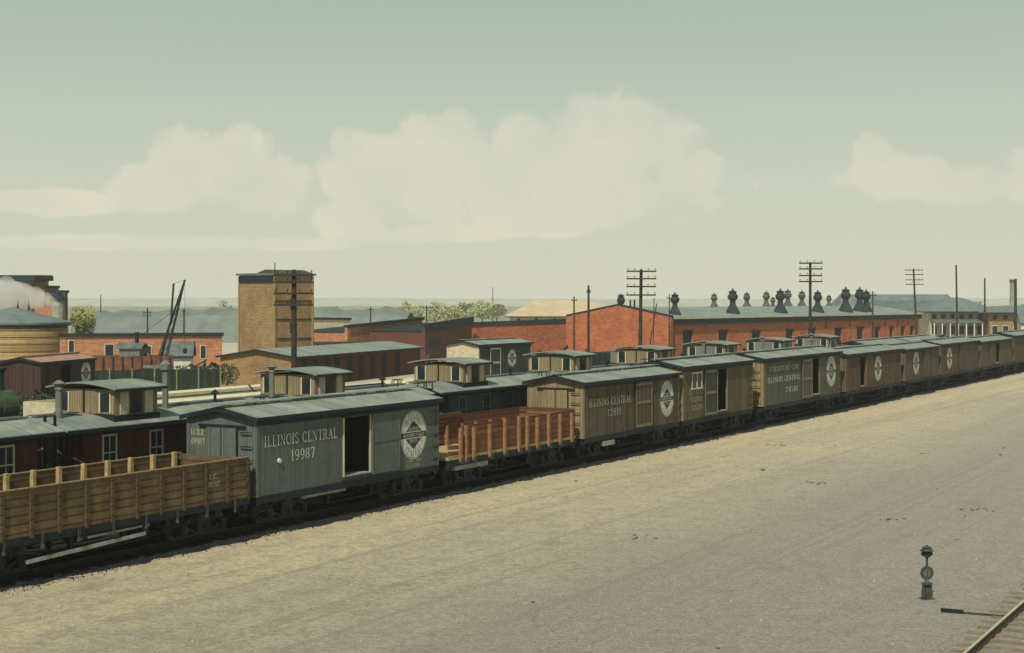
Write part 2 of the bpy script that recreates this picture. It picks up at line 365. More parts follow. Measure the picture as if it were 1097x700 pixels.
# ------------------------------------------------------------------ tracks
def track(s0, s1, tc_, label, group='railway tracks', zb=.05, tie_gap=.62, rnd=random.Random(5), tmat=None, dark=False):
    r = empty('railway_track', P(s0, tc_), ROT, label, 'railway track', group)
    Ln = s1-s0
    for sg in (-.7175, .7175):
        m = MB(); m.box(0, sg-.065, zb+.055, Ln, sg+.065, zb+.07).box(0, sg-.012, zb+.07, Ln, sg+.012, zb+.16)
        m.box(0, sg-.033, zb+.16, Ln, sg+.033, zb+.186)
        m.mat(1).box(0, sg-.03, zb+.186, Ln, sg+.03, zb+.195)
        m.build('rail', [M['coal'], M['wheel']] if dark else [M['rail'], M['railtop']], r)
    m = MB(); k = 0
    while k < Ln:
        a = rnd.uniform(-.03, .03); o = rnd.uniform(-.12, .12)
        m.box(k+a, -1.25+o, zb-.06, k+a+.2, 1.25+o, zb+.05+rnd.uniform(-.008, .004)); k += tie_gap
    tag(m.build('sleepers', tmat or M['tie'], r), kind='stuff')
    return r
track(-26, 170, 1.35, 'railway track under the front train of freight cars', zb=.05, tmat=M['coal'], dark=True)
track(-26, 150, 5.55, 'railway track under the second train of cabooses', zb=.05, tmat=M['coal'], dark=True)
bed('cinder_yard', -30, 24, 8.1, 29, z=.02, rag=.4)

# ------------------------------------------------------------------ lettering (flat strokes, drawn letter by letter)
def glyph(ch):
    """strokes in a 1-high box: ('l',x0,y0,x1,y1,width) or ('a',cx,cy,rx,ry,a0,a1,thick,thin); returns width, strokes"""
    T, t = .15, .055
    def sf(x, y, w=.14): return ('l', x-w, y, x+w, y, t)
    o, i = .0, 1.
    if ch == 'I': return .36, [('l',.18,0,.18,1,T), sf(.18,.03), sf(.18,.97)]
    if ch == 'L': return .66, [('l',.18,0,.18,1,T), sf(.18,.97), ('l',.04,.03,.62,.03,t), ('l',.60,0,.60,.26,t)]
    if ch == 'N': return .84, [('l',.16,0,.16,1,t), ('l',.68,0,.68,1,t), ('l',.16,.97,.68,.03,T), sf(.16,.03,.11), sf(.68,.97,.11), sf(.1,.97,.08)]
    if ch in 'O0': w = .8 if ch == 'O' else .62; return w, [('a',w/2,.5,w/2-.06,.47,0,360,T,t)]
    if ch == 'S': return .62, [('a',.31,.74,.2,.22,20,270,T*.8,t), ('a',.31,.26,.22,.24,-160,90,T*.8,t), ('l',.51,.72,.51,.95,t), ('l',.1,.05,.1,.28,t)]
    if ch == 'C': return .74, [('a',.4,.5,.32,.47,45,315,T,t), ('l',.64,.68,.64,.95,t), ('l',.64,.05,.64,.24,t)]
    if ch == 'E': return .68, [('l',.18,0,.18,1,T), ('l',.04,.97,.6,.97,t), ('l',.04,.03,.62,.03,t), ('l',.18,.52,.48,.52,t), ('l',.59,.76,.59,1,t), ('l',.61,0,.61,.26,t)]
    if ch == 'F': return .64, [('l',.18,0,.18,1,T), ('l',.04,.97,.6,.97,t), sf(.18,.03), ('l',.18,.52,.46,.52,t), ('l',.59,.76,.59,1,t)]
    if ch == 'T': return .7, [('l',.35,0,.35,1,T), ('l',.05,.97,.65,.97,t), sf(.35,.03), ('l',.06,.76,.06,1,t), ('l',.64,.76,.64,1,t)]
    if ch == 'R': return .78, [('l',.18,0,.18,1,T), sf(.18,.03), ('l',.04,.97,.38,.97,t), ('a',.38,.74,.2,.225,-90,90,T,t), ('l',.18,.52,.38,.52,t), ('l',.4,.5,.66,.03,T*.9), sf(.68,.03,.08)]
    if ch == 'A': return .8, [('l',.12,.03,.4,.97,t), ('l',.4,.97,.68,.03,T), ('l',.22,.34,.58,.34,t), sf(.12,.03,.1), sf(.68,.03,.12)]
    if ch == 'U': return .8, [('l',.18,.3,.18,1,T), ('l',.64,.3,.64,1,t), ('a',.41,.3,.23,.27,180,360,T*.7,t), sf(.18,.97), sf(.64,.97,.11)]
    if ch == 'M': return .95, [('l',.14,0,.14,1,t), ('l',.8,0,.8,1,T), ('l',.14,.97,.46,.05,T), ('l',.46,.05,.8,.97,t), sf(.14,.03,.1), sf(.8,.03)]
    if ch == 'P': return .7, [('l',.18,0,.18,1,T), sf(.18,.03), ('l',.04,.97,.38,.97,t), ('a',.38,.72,.2,.245,-90,90,T,t), ('l',.18,.48,.38,.48,t)]
    if ch == 'V': return .8, [('l',.12,.97,.4,.03,T), ('l',.4,.03,.68,.97,t), sf(.12,.97,.1), sf(.68,.97,.1)]
    if ch == 'Y': return .8, [('l',.12,.97,.4,.45,T), ('l',.4,.45,.68,.97,t), ('l',.4,0,.4,.47,T), sf(.4,.03), sf(.12,.97,.1), sf(.68,.97,.1)]
    if ch == '1': return .44, [('l',.24,0,.24,1,T), sf(.24,.03), ('l',.08,.8,.24,.97,t)]
    if ch == '7': return .62, [('l',.06,.95,.56,.95,T*.6), ('l',.08,.74,.08,.98,t), ('l',.54,.95,.26,0,T)]
    if ch == '8': return .62, [('a',.31,.74,.19,.22,0,360,T*.8,t), ('a',.31,.27,.23,.24,0,360,T*.8,t)]
    if ch == '9': return .62, [('a',.31,.68,.22,.28,0,360,T*.8,t), ('a',.29,.5,.24,.46,-120,20,T*.8,t)]
    if ch == '5': return .6, [('l',.12,.95,.52,.95,T*.6), ('l',.12,.55,.12,.97,t), ('a',.28,.32,.24,.29,-150,120,T*.8,t)]
    if ch == '2': return .62, [('a',.31,.72,.21,.25,-20,175,T*.8,t), ('l',.5,.62,.08,.06,T*.7), ('l',.06,.05,.56,.05,T*.6)]
    if ch == '3': return .6, [('a',.28,.74,.19,.22,-80,160,T*.8,t), ('a',.28,.27,.22,.25,-160,80,T*.8,t)]
    if ch == '4': return .64, [('l',.42,0,.42,1,T), ('l',.4,.97,.06,.32,t), ('l',.04,.3,.6,.3,t)]
    if ch == '.': return .22, [('l',.11,0,.11,.12,.12)]
    return .4, []
def stroke_quads(ch):
    w, st = glyph(ch); q = []
    for s in st:
        if s[0] == 'l':
            _, x0, y0, x1, y1, wd = s
            if abs(y1-y0) < 1e-6 or abs(x1-x0) < 1e-6:
                if abs(x1-x0) < 1e-6: q.append([(x0-wd/2,y0),(x0+wd/2,y0),(x0+wd/2,y1),(x0-wd/2,y1)])
                else: q.append([(x0,y0-wd/2),(x1,y0-wd/2),(x1,y0+wd/2),(x0,y0+wd/2)])
            else: q.append([(x0-wd/2,y0),(x0+wd/2,y0),(x1+wd/2,y1),(x1-wd/2,y1)])
        else:
            _, cx, cy, rx, ry, a0, a1, tk, tn = s; n = 14
            for i in range(n):
                pts = []
                for a, sgn in ((a0+(a1-a0)*i/n, -1), (a0+(a1-a0)*i/n, 1), (a0+(a1-a0)*(i+1)/n, 1), (a0+(a1-a0)*(i+1)/n, -1)):
                    ar = R(a); hw = (tn+(tk-tn)*abs(math.cos(ar)))/2*sgn
                    pts.append((cx+(rx+hw)*math.cos(ar), cy+(ry+hw)*math.sin(ar)))
                q.append(pts)
    return w, q
def text_mesh(mb, txt, x, z, h, y=-.012, sx=1.0, gap=.1, axis='x', width=None):
    """letters standing on a side (axis x) or an end (axis y)."""
    tot = sum(glyph(c)[0]+gap for c in txt)-gap
    if width: sx = width/(tot*h)
    cur = 0; k = 0
    for c in txt:
        w, qs = stroke_quads(c)
        for q in qs:
            k += 1; yy = y-(k % 5)*.0006
            if axis == 'x': mb.add([(x+(cur+a)*h*sx, yy, z+b*h) for a, b in q], [(0,1,2,3)])
            else: mb.add([(yy, x-(cur+a)*h*sx, z+b*h) for a, b in q], [(0,1,2,3)])
        cur += w+gap
    return mb
def ring_text(mb, txt, cx, cz, r, h, a_mid, y, flip=False, spread=None, sx=.8):
    tot = sum(glyph(c)[0]+.12 for c in txt); ang_per = spread/tot if spread else h*sx/r
    a = a_mid + (tot*ang_per/2)*(-1 if flip else 1)
    for c in txt:
        w, qs = stroke_quads(c); half = w*ang_per/2
        mid = a+half*(1 if flip else -1)
        ux, uz = math.cos(mid), math.sin(mid)
        if flip: rx, rz_, hx, hz = -uz, ux, -ux, -uz
        else: rx, rz_, hx, hz = uz, -ux, ux, uz
        for q in qs:
            mb.add([(cx+ux*r+rx*(p[0]-w/2)*h*sx+hx*(p[1]-.5)*h, y, cz+uz*r+rz_*(p[0]-w/2)*h*sx+hz*(p[1]-.5)*h) for p in q], [(0,1,2,3)])
        a += (w+.12)*ang_per*(1 if flip else -1)
def disc(mb, cx, cz, r, y, n=40, r0=0, sq=1):
    if r0 == 0: mb.add([(cx+math.cos(2*math.pi*i/n)*r*sq, y, cz+math.sin(2*math.pi*i/n)*r) for i in range(n)], [tuple(range(n))])
    else:
        v = [(cx+math.cos(2*math.pi*i/n)*q*sq, y, cz+math.sin(2*math.pi*i/n)*q) for q in (r0, r) for i in range(n)]
        mb.add(v, [(i, (i+1) % n, n+(i+1) % n, n+i) for i in range(n)])
def emblem(root, cx, cz, r, sq=1.0):
    m = MB(); disc(m, cx, cz, r, -.012, sq=sq)
    m.mat(1); disc(m, cx, cz, r*.965, -.0135, r0=r*.94, sq=sq)
    ring_text(m, 'ILLINOIS', cx, cz, r*.77, r*.24, R(90), -.014, spread=R(105), sx=.8*sq)
    ring_text(m, 'CENTRAL', cx, cz, r*.77, r*.24, R(270), -.014, flip=True, spread=R(100), sx=.8*sq)
    d = r*.60; y = -.015
    m.add([(cx-d*1.35*sq, y, cz), (cx, y, cz-d), (cx+d*1.35*sq, y, cz), (cx, y, cz+d)], [(0,1,2,3)])
    bw = r*.115
    m.add([(cx-r*.97*sq, y-.001, cz-bw), (cx+r*.97*sq, y-.001, cz-bw), (cx+r*.97*sq, y-.001, cz+bw), (cx-r*.97*sq, y-.001, cz+bw)], [(0,1,2,3)])
    m.mat(0)
    for z in (bw, -bw-r*.035):
        m.add([(cx-r*.9*sq, y-.002, cz+z), (cx+r*.9*sq, y-.002, cz+z), (cx+r*.9*sq, y-.002, cz+z+r*.035), (cx-r*.9*sq, y-.002, cz+z+r*.035)], [(0,1,2,3)])
    text_mesh(m, 'CENTRAL', cx-d*.62*sq, cz+d*.32, r*.13, y=y-.002, width=d*1.24*sq)
    text_mesh(m, 'ROUTE', cx-d*.48*sq, cz-d*.52, r*.13, y=y-.002, width=d*.96*sq)
    text_mesh(m, 'MISSISSIPPI VALLEY', cx-r*.8*sq, cz-bw*.55, bw*1.1, y=y-.003, width=r*1.6*sq)
    m.build('emblem', [M['white'], M['mark']], root)

# ------------------------------------------------------------------ bogies
def bogie_meshes():
    fr = MB()
    for y in (.28, 2.42):                                # arch bar side frames
        for a, b in (((-.95,.62),(-.35,.86)), ((-.35,.86),(.35,.86)), ((.35,.86),(.95,.62)), ((-.95,.60),(-.3,.36)), ((-.3,.36),(.3,.36)), ((.3,.36),(.95,.60)), ((-1.05,.30),(1.05,.30))):
            fr.bar((a[0], y, a[1]+.06), (b[0], y, b[1]+.06), .06, .05)
        fr.box(-.28, y-.07, .42, -.12, y+.07, .90); fr.box(.12, y-.07, .42, .28, y+.07, .90)
        for x in (-.08, .04, .14): fr.lathe((x, y, .46), [(.055, 0), (.055, .3)], 8)
        for x in (-.85, .85):
            fr.box(x-.12, y-.10, .42, x+.12, y+.12, .70)
            fr.tube((x, y-.14, .53), (x, y-.10, .53), .085, n=10)
    fr.box(-.16, .2, .66, .16, 2.5, .92)
    fr.box(-.95, .4, .5, -.89, 2.3, .58); fr.box(.89, .4, .5, .95, 2.3, .58)
    for x in (-.42, .42):
        fr.box(x-.06, .5, .38, x+.06, 2.2, .5)
    for x in (-.85, .85): fr.tube((x, .3, .53), (x, 2.4, .53), .06)
    w = MB()
    def wh(y0, y1, yf):
        w.tube((0, y0, 0), (0, y1, 0), .415, n=28); w.tube((0, min(y1, yf), 0), (0, max(y1, yf), 0), .45, n=28)
    w.tube((0, -.055, 0), (0, .055, 0), .415, n=28); w.tube((0, -.075, 0), (0, -.055, 0), .14, n=14)
    w.mat(1)
    for i in range(8):
        a = 2*math.pi*i/8; w.bar((math.cos(a)*.12, -.062, math.sin(a)*.12), (math.cos(a)*.34, -.060, math.sin(a)*.34), .045, .02)
    return fr.mesh('bogie', M['iron']), w.mesh('wheel', [M['wheel'], M['iron']])
BOG, WHL = bogie_meshes()
def bogie(root, x):
    b = link('bogie', BOG, root, (x, 0, 0))
    for wx in (-.85, .85):
        for wy in (.62, 2.08): link('wheel', WHL, b, (wx, wy, .655))
    return b
# wheel height: rail head at .245, wheel radius .415 -> hub .66

def coupler(root, x, sg):
    m = MB(); m.box(min(x, x+sg*.45), 1.25, .78, max(x, x+sg*.45), 1.45, .95); m.box(min(x+sg*.42, x+sg*.66), 1.19, .74, max(x+sg*.42, x+sg*.66), 1.51, .99)
    m.bar((x+sg*.1, 1.1, .9), (x+sg*.2, .3, .95), .03)
    m.build('coupler', M['iron'], root)
def underframe(root, Ln, W=2.7, z0=1.15, name='underframe'):
    m = MB()
    for y in (.45, 1.05, 1.65, 2.25): m.box(.02, y-.08, z0-.24, Ln-.02, y+.08, z0-.003)
    for x in (.0, 1.45, Ln*.4, Ln*.6, Ln-1.45, Ln-.2): m.box(x, .05, z0-.30, x+.2, W-.05, z0-.10)
    for y in (.25, 1.0, 1.7, 2.45):
        q = [(.1, z0-.12), (Ln*.38, z0-.62), (Ln*.62, z0-.62), (Ln-.1, z0-.12)]
        for a, b in zip(q, q[1:]): m.bar((a[0], y, a[1]), (b[0], y, b[1]), .035)
        for x in (Ln*.38, Ln*.62): m.box(x-.05, y-.05, z0-.62, x+.05, y+.05, z0-.2)
    m.tube((Ln*.46, 1.2, z0-.42), (Ln*.56, 1.2, z0-.42), .17, n=12)
    m.build(name, M['iron'], root)
def steps(root, xs):
    for x in xs:
        m = MB()
        for dx in (0, .32): m.box(x+dx, .02, .72, x+dx+.03, .05, 1.14)
        m.box(x, .0, .70, x+.35, .07, .73)
        m.build('stirrup_step', M['iron'], root)
def brake_wheel(root, x, y, z0, z1):
    m = MB(); m.tube((x, y, z0), (x, y, z1), .02, n=6)
    n = 14
    for i in range(n):
        a, b = 2*math.pi*i/n, 2*math.pi*(i+1)/n
        m.bar((x+.2*math.cos(a), y+.2*math.sin(a), z1), (x+.2*math.cos(b), y+.2*math.sin(b), z1), .03)
    for i in range(4):
        a = math.pi/2*i; m.bar((x, y, z1), (x+.2*math.cos(a), y+.2*math.sin(a), z1-.01), .022)
    m.build('brake_wheel', M['iron'], root)

# ------------------------------------------------------------------ box car
def boxcar(s0, Ln, label, side, end, t0=0, ze=3.55, door=(4.4, 6.0), opened=True, door_at=None, emblem_at=None, emblem_r=.75, texts=(), endmat=None,
           endwin=None, group='box cars in the front train', fade='white', roofm='roof', name='boxcar', simple=False, sidewin=None, emblem_sq=1., esq=None, origin=None, rz=None, enddoor=True, endtext=None, panel=None):
    W = 2.7; z0 = 1.15; zr = ze+.24
    r = empty(name, origin if origin else P(s0, t0), ROT if rz is None else rz, label, 'freight car', group)
    r.rotation_euler.x = R(random.uniform(-.35, .35))
    m = MB(); th = .09; d0, d1 = door
    # near side with a real doorway
    if opened:
        m.box(0, 0, z0, d0, th, ze-.02); m.box(d1, 0, z0, Ln, th, ze-.02)
        m.box(d0, 0, z0, d1, th, z0+.16); m.box(d0, 0, ze-.32, d1, th, ze-.02)
    else: m.box(0, 0, z0, Ln, th, ze-.02)
    m.box(0, W-th, z0, Ln, W, ze-.02)
    m.mat(1)
    for x0, x1 in ((.001, th), (Ln-th, Ln-.001)):
        m.add([(x, y, z) for x in (x0, x1) for y, z in ((th+.001, z0), (W-th-.001, z0), (W-th-.001, ze-.03), (W/2, zr-.05), (th+.001, ze-.03))],
              [(0,1,2,3,4), (9,8,7,6,5), (0,5,6,1), (1,6,7,2), (2,7,8,3), (3,8,9,4), (4,9,5,0)])
    m.mat(2).box(th+.002, th+.002, z0+.02, Ln-th-.002, W-th-.002, z0+.08)
    m.build('body', [M[side], M[end], M['inside'], M['trimdark']], r)
    # sill timber, letter board darkened to paint in the shade under the eave
    m = MB(); m.box(-.03, -.03, z0-.20, Ln+.03, -.002, z0+.02); m.box(-.03, W+.002, z0-.20, Ln+.03, W+.03, z0+.02)
    each(m, 'side_sill', M['trimdark'], r)
    m = MB(); m.box(-.02, -.035, ze-.27, Ln+.02, -.003, ze-.02); m.build('shaded_letter_board', M['trimdark'], r)
    # corner boards and end trim
    m = MB()
    for x in (-.025, Ln-.09): m.box(x, -.022, z0+.02, x+.115, -.002, ze-.20)
    m.box(-.03, -.0, z0, -.002, .12, ze-.05); m.box(-.03, W-.12, z0, -.002, W, ze-.05)
    each(m, 'corner_post', M[end], r)
    # roof
    ov = .16; m = MB(); hh = .05
    m.prism_x(-.16, Ln+.16, [(-ov, ze-.06), (W/2, zr), (W+ov, ze-.06), (W+ov, ze-.06+hh), (W/2, zr+hh), (-ov, ze-.06+hh)])
    rf = m.build('roof', [M[roofm]], r)
    m = MB()
    for x in (-.185, Ln+.165):
        m.add([(x+dx, y, z) for dx in (0, .02) for y, z in ((-ov, ze-.15), (-ov, ze-.01), (W/2, zr+.05), (W+ov, ze-.01), (W+ov, ze-.15), (W/2, zr-.10))],
              [(0,1,2,5), (5,2,3,4), (6,11,8,7), (11,10,9,8), (0,6,7,1), (1,7,8,2), (2,8,9,3), (3,9,10,4), (4,10,11,5), (5,11,6,0)])
    m.box(-.16, -ov-.015, ze-.13, Ln+.16, -ov-.001, ze+.0)
    m.build('roof_trim', M['trimdark'], r)
    m = MB()
    for k in range(3): m.box(-.28, W/2-.24+k*.165, zr+.09, Ln+.28, W/2-.24+k*.165+.14, zr+.115)
    for x in [i*1.2+.2 for i in range(int(Ln/1.2)+1)]: m.box(x, W/2-.22, zr+.02, x+.06, W/2+.22, zr+.09)
    rb = each(m, 'running_board', M[roofm], r)
    # door
    if door_at is not None:
        w = d1-d0+.05; m = MB(); x = door_at
        m.box(x, -.075, z0+.10, x+w, -.038, ze-.30)
        dd = m.build('door', M[panel or side], r)
        m = MB(); 
        for xx in (x-.01, x+w-.05): m.box(xx, -.092, z0+.10, xx+.06, -.076, ze-.30)
        m.box(x+.06, -.092, z0+.10, x+w-.06, -.076, z0+.22); m.box(x+.06, -.092, ze-.42, x+w-.06, -.076, ze-.30); m.box(x+.06, -.092, 2.3, x+w-.06, -.076, 2.42)
        m.build('door_frame', M[end], dd)
        m = MB(); lo = min(x, d0)-.1; hi = max(x+w, d1)+.1
        m.box(lo, -.10, ze-.29, hi, -.04, ze-.23); m.box(lo, -.095, z0+.03, hi, -.035, z0+.08)
        each(m, 'door_rail', M['iron'], r)
    if opened:
        m = MB(); m.box(d0+.0, -.03, z0+.17, d0+.07, -.003, ze-.32); m.box(d1-.07, -.03, z0+.17, d1, -.003, ze-.32)
        each(m, 'door_post', M['cream' if side == 'grey' else end], r)
        m = MB(); m.box(d0+.02, -.02, z0+.162, d1-.02, .5, z0+.20); m.build('threshold', M['plank'], r)
    if not simple:
        # end sheathing door, ladder, grab irons
        if enddoor:
            m = MB(); m.box(-.06, .75, z0+.75, -.032, 1.9, ze-.32); m.build('end_door', M[endmat or end], r)
            m = MB(); m.box(-.075, .70, z0+.72, -.061, .75, ze-.3); m.box(-.075, 1.31, z0+.75, -.061, 1.34, ze-.32); m.box(-.09, .4, ze-.32, -.034, 2.2, ze-.26)
            m.build('end_trim', M['trimdark'], r)
        m = MB()
        for k in range(5):
            z = z0+.25+k*.42; m.bar((-.09, .18, z), (-.09, .58, z), .03); m.bar((Ln-.62, -.10, z), (Ln-.16, -.10, z), .03)
            for q in (.18, .58): m.bar((-.09, q, z), (-.03, q, z), .02)
            for q in (Ln-.62, Ln-.16): m.bar((q, -.10, z), (q, -.02, z), .02)
        m.build('ladder', M['iron'], r)
        steps(r, (.15, Ln-.55))
        brake_wheel(r, Ln+.28, 1.9, 1.2, zr+.35)
    if endwin:
        m = MB(); y1, y2, z1, z2 = endwin; m.box(-.04, y1, z1, -.012, y2, z2); m.build('end_window', M['glass'], r)
        m = MB(); m.box(-.06, y1-.06, z1-.08, -.042, y2+.06, z1); m.box(-.06, (y1+y2)/2-.02, z1, -.042, (y1+y2)/2+.02, z2); m.box(-.06, y1-.05, z1, -.042, y1, z2); m.box(-.06, y2, z1, -.042, y2+.05, z2)
        m.build('window_frame', M['littan'], r)
    if sidewin:
        x1, x2, z1, z2 = sidewin
        m = MB(); m.box(x1, -.02, z1, x2, -.004, z2); wn_ = m.build('side_window', M['glass'], r)
        m = MB()
        for xx in (x1-.05, (x1+x2)/2-.03, x2): m.box(xx, -.05, z1-.04, xx+.06, -.021, z2+.04)
        m.box(x1-.12, -.08, z1-.12, x2+.12, -.021, z1-.05); m.box(x1-.08, -.06, z2+.04, x2+.08, -.021, z2+.12)
        m.build('frame', M['cream'], wn_)
    underframe(r, Ln)
    bogie(r, 1.75); bogie(r, Ln-1.75)
    coupler(r, -.02, -1); coupler(r, Ln+.02, 1)
    for txt, x, z, h, wd in texts:
        ws = txt.split(' '); tw = lambda q: sum(glyph(c_)[0]+.1 for c_ in q)-.1
        kx = wd/tw(txt); xc = x
        for wd_ in ws:
            m = MB(); text_mesh(m, wd_, xc, z, h, width=tw(wd_)*kx, y=-.02); m.build('lettering', M[fade], r); xc += (tw(wd_)+.1+.4+.1)*kx
    if endtext:
        m = MB(); text_mesh(m, endtext[0], 2.53, ze-.62, .19, y=-.02, axis='y', width=.54); text_mesh(m, endtext[1], 2.53, ze-.90, .19, y=-.02, axis='y', width=.54)
        m.build('end_lettering', M['yellow'], r)
    if emblem_at is not None: emblem(r, emblem_at, 2.36 if ze < 3.7 else 2.6, emblem_r, emblem_sq)
    return r

c = boxcar(0, 10.25, 'grey box car with its side door open, numbered 19987, behind the plank gondola', 'grey', 'grey', door=(4.4, 6.0), door_at=6.0,
       emblem_at=8.62, emblem_r=.84, texts=(('ILLINOIS CENTRAL', .32, 2.62, .34, 3.75), ('19987', 1.62, 2.10, .34, 1.25)), endtext=('I.C.R.R.', '19987'))
m = MB(); text_mesh(m, 'CAPY 60000', 8.2, 1.42, .11, width=.9); text_mesh(m, 'LT 31200', 8.2, 1.25, .11, width=.8); m.build('stencil', M['yellow'], c)
m = MB(); disc(m, 1.05, 2.16, .085, -.02, n=16); m.tube((1.05, -.06, 2.16), (1.05, 0, 2.16), .075, n=12); m.build('tin_plate', M['white'], c)

boxcar(21.95, 10.3, 'weathered brown box car with faded white lettering and sunlit tan end, beyond the slatted flat car', 'brownA', 'littan', door=(5.2, 6.9), door_at=5.2, opened=False,
       emblem_at=8.85, emblem_r=.85, emblem_sq=.95, texts=(('ILLINOIS CENTRAL', .5, 2.45, .34, 4.3), ('12811', 2.3, 1.95, .32, 1.4)), fade='faded', endmat='littan')
boxcar(32.75, 9.6, 'olive brown box car with barred side window near its left corner and open doorway', 'brownB', 'littan', door=(4.3, 5.9), door_at=2.7, opened=True, ze=3.8,
       sidewin=(1.1, 2.3, 2.75, 3.35), texts=(('ILLINOIS', .75, 2.35, .26, 1.75), ('CENTRAL', .9, 2.0, .26, 1.6), ('12539', 1.05, 1.6, .26, 1.4)), fade='faded', enddoor=False, panel='darkgrey')
boxcar(44.2, 14.0, 'tall olive furniture box car with three rows of white lettering and end window', 'olive', 'littan', door=(8.2, 9.9), door_at=6.5, opened=True, ze=3.8,
       endwin=(.55, 1.6, 2.7, 3.3), emblem_at=12.2, emblem_r=.95, texts=(('FURNITURE CAR', .9, 3.0, .3, 5.0), ('ILLINOIS CENTRAL', .6, 2.4, .3, 5.6), ('24510', 3.6, 1.75, .3, 2.2)), enddoor=False)
boxcar(59.6, 13.0, 'rusty brown box car directly beyond the tall olive furniture car', 'rusty', 'brownB', door=(2.9, 4.2), door_at=4.2, opened=True, emblem_at=7.2, emblem_r=.85, simple=True)
boxcar(73.9, 9.7, ze=3.45, label='brown box car with a pale emblem beside its left corner, far along the front train', side='brownA', end='brownB', door=(5, 6.5), door_at=5, opened=False, emblem_at=3.0, emblem_r=.85, simple=True)
boxcar(84.6, 13.0, 'dull brown box car with emblem, level with the far end of the workshop', 'rusty', 'brownA', door=(6, 7.6), door_at=6, opened=False, emblem_at=2.7, emblem_r=.85, simple=True)
boxcar(98.7, 13.2, ze=3.4, label='brown box car without emblem, in front of the hip roofed station building', side='brownB', end='brownA', door=(6, 7.6), door_at=3.6, opened=True, simple=True)
boxcar(113.0, 13.2, ze=3.62, label='reddish brown box car at the right edge of the photo, below the factory chimney', side='rusty', end='brownA', door=(6, 7.6), door_at=6, opened=False, simple=True)
boxcar(127.3, 13.2, 'olive box car, the last one to be seen of the front train', 'brownB', 'brownA', door=(6, 7.6), door_at=6, opened=False, simple=True)

# ------------------------------------------------------------------ gondola
def gondola():
    s0, Ln = -11.6, 11.2; W = 2.7; z0 = 1.30; z1 = 2.39
    r = empty('gondola', P(s0, 0), ROT, 'brown plank-sided open gondola at the left edge of the front train', 'freight car', 'open cars in the front train')
    for y0, y1 in ((0, .07), (W-.07, W)):
        m = MB(); k = 0; zs = z0
        for k in range(5):
            h = (z1-z0)/5; m.box(0, y0+random.uniform(-.004, .004), zs+.006, Ln, y1, zs+h-.006); zs += h
        m.build('side_board', M['gond'], r)
    for x0, x1 in ((0, .07), (Ln-.07, Ln)):
        m = MB()
        for k in range(5): h = (z1-z0)/5; m.box(x0, .072, z0+k*h+.006, x1, W-.072, z0+(k+1)*h-.006)
        m.build('end_board', M['gond'], r)
    m = MB(); m.box(0, -.02, z0-.08, Ln, W+.02, z0); m.build('floor', M['gond'], r)
    m = MB(); m.box(-.02, -.035, z1+.002, Ln+.02, .09, z1+.03); m.box(-.02, W-.09, z1+.002, Ln+.02, W+.035, z1+.03); each(m, 'top_rail', M['stake3'], r)
    for k in range(12):
        x = .45+k*.94
        m = MB(); m.box(x, W-.20, z0+.01, x+.12, W-.075, z1+.07); m.build('inner_stake', M['stake2'], r)
        m = MB(); m.box(x+.3, -.06, z0-.14, x+.40, -.012, z1-.03); m.build('outer_stake', M['gondd'], r)
    m = MB()
    for x in [.5+i*1.25 for i in range(9)]: m.box(x, -.07, .98, x+.07, .0, z0-.05); m.lathe((x+.035, -.035, .82), [(.02, 0), (.06, .05), (.02, .2)], 8)
    m.build('stake_bolt', M['wheel'], r)
    m = MB(); m.box(-.02, -.03, 1.02, Ln+.02, .10, z0-.085); m.box(-.02, W-.1, 1.02, Ln+.02, W+.03, z0-.085); each(m, 'side_sill', M['trimdark'], r)
    m = MB(); text_mesh(m, 'I.C.', 9.38, 1.92, .15, width=.4, y=-.03); text_mesh(m, '8092', 9.34, 1.70, .15, width=.5, y=-.03); m.build('lettering', M['faded'], r)
    underframe(r, Ln); bogie(r, 1.75); bogie(r, Ln-1.75); coupler(r, 0, -1); coupler(r, Ln, 1); steps(r, (.1, Ln-.45))
    # grab irons at the right end
    m = MB()
    for z in (1.5, 1.85, 2.2): m.bar((Ln-.5, -.1, z), (Ln-.1, -.1, z), .025)
    m.build('grab_iron', M['iron'], r)
gondola()

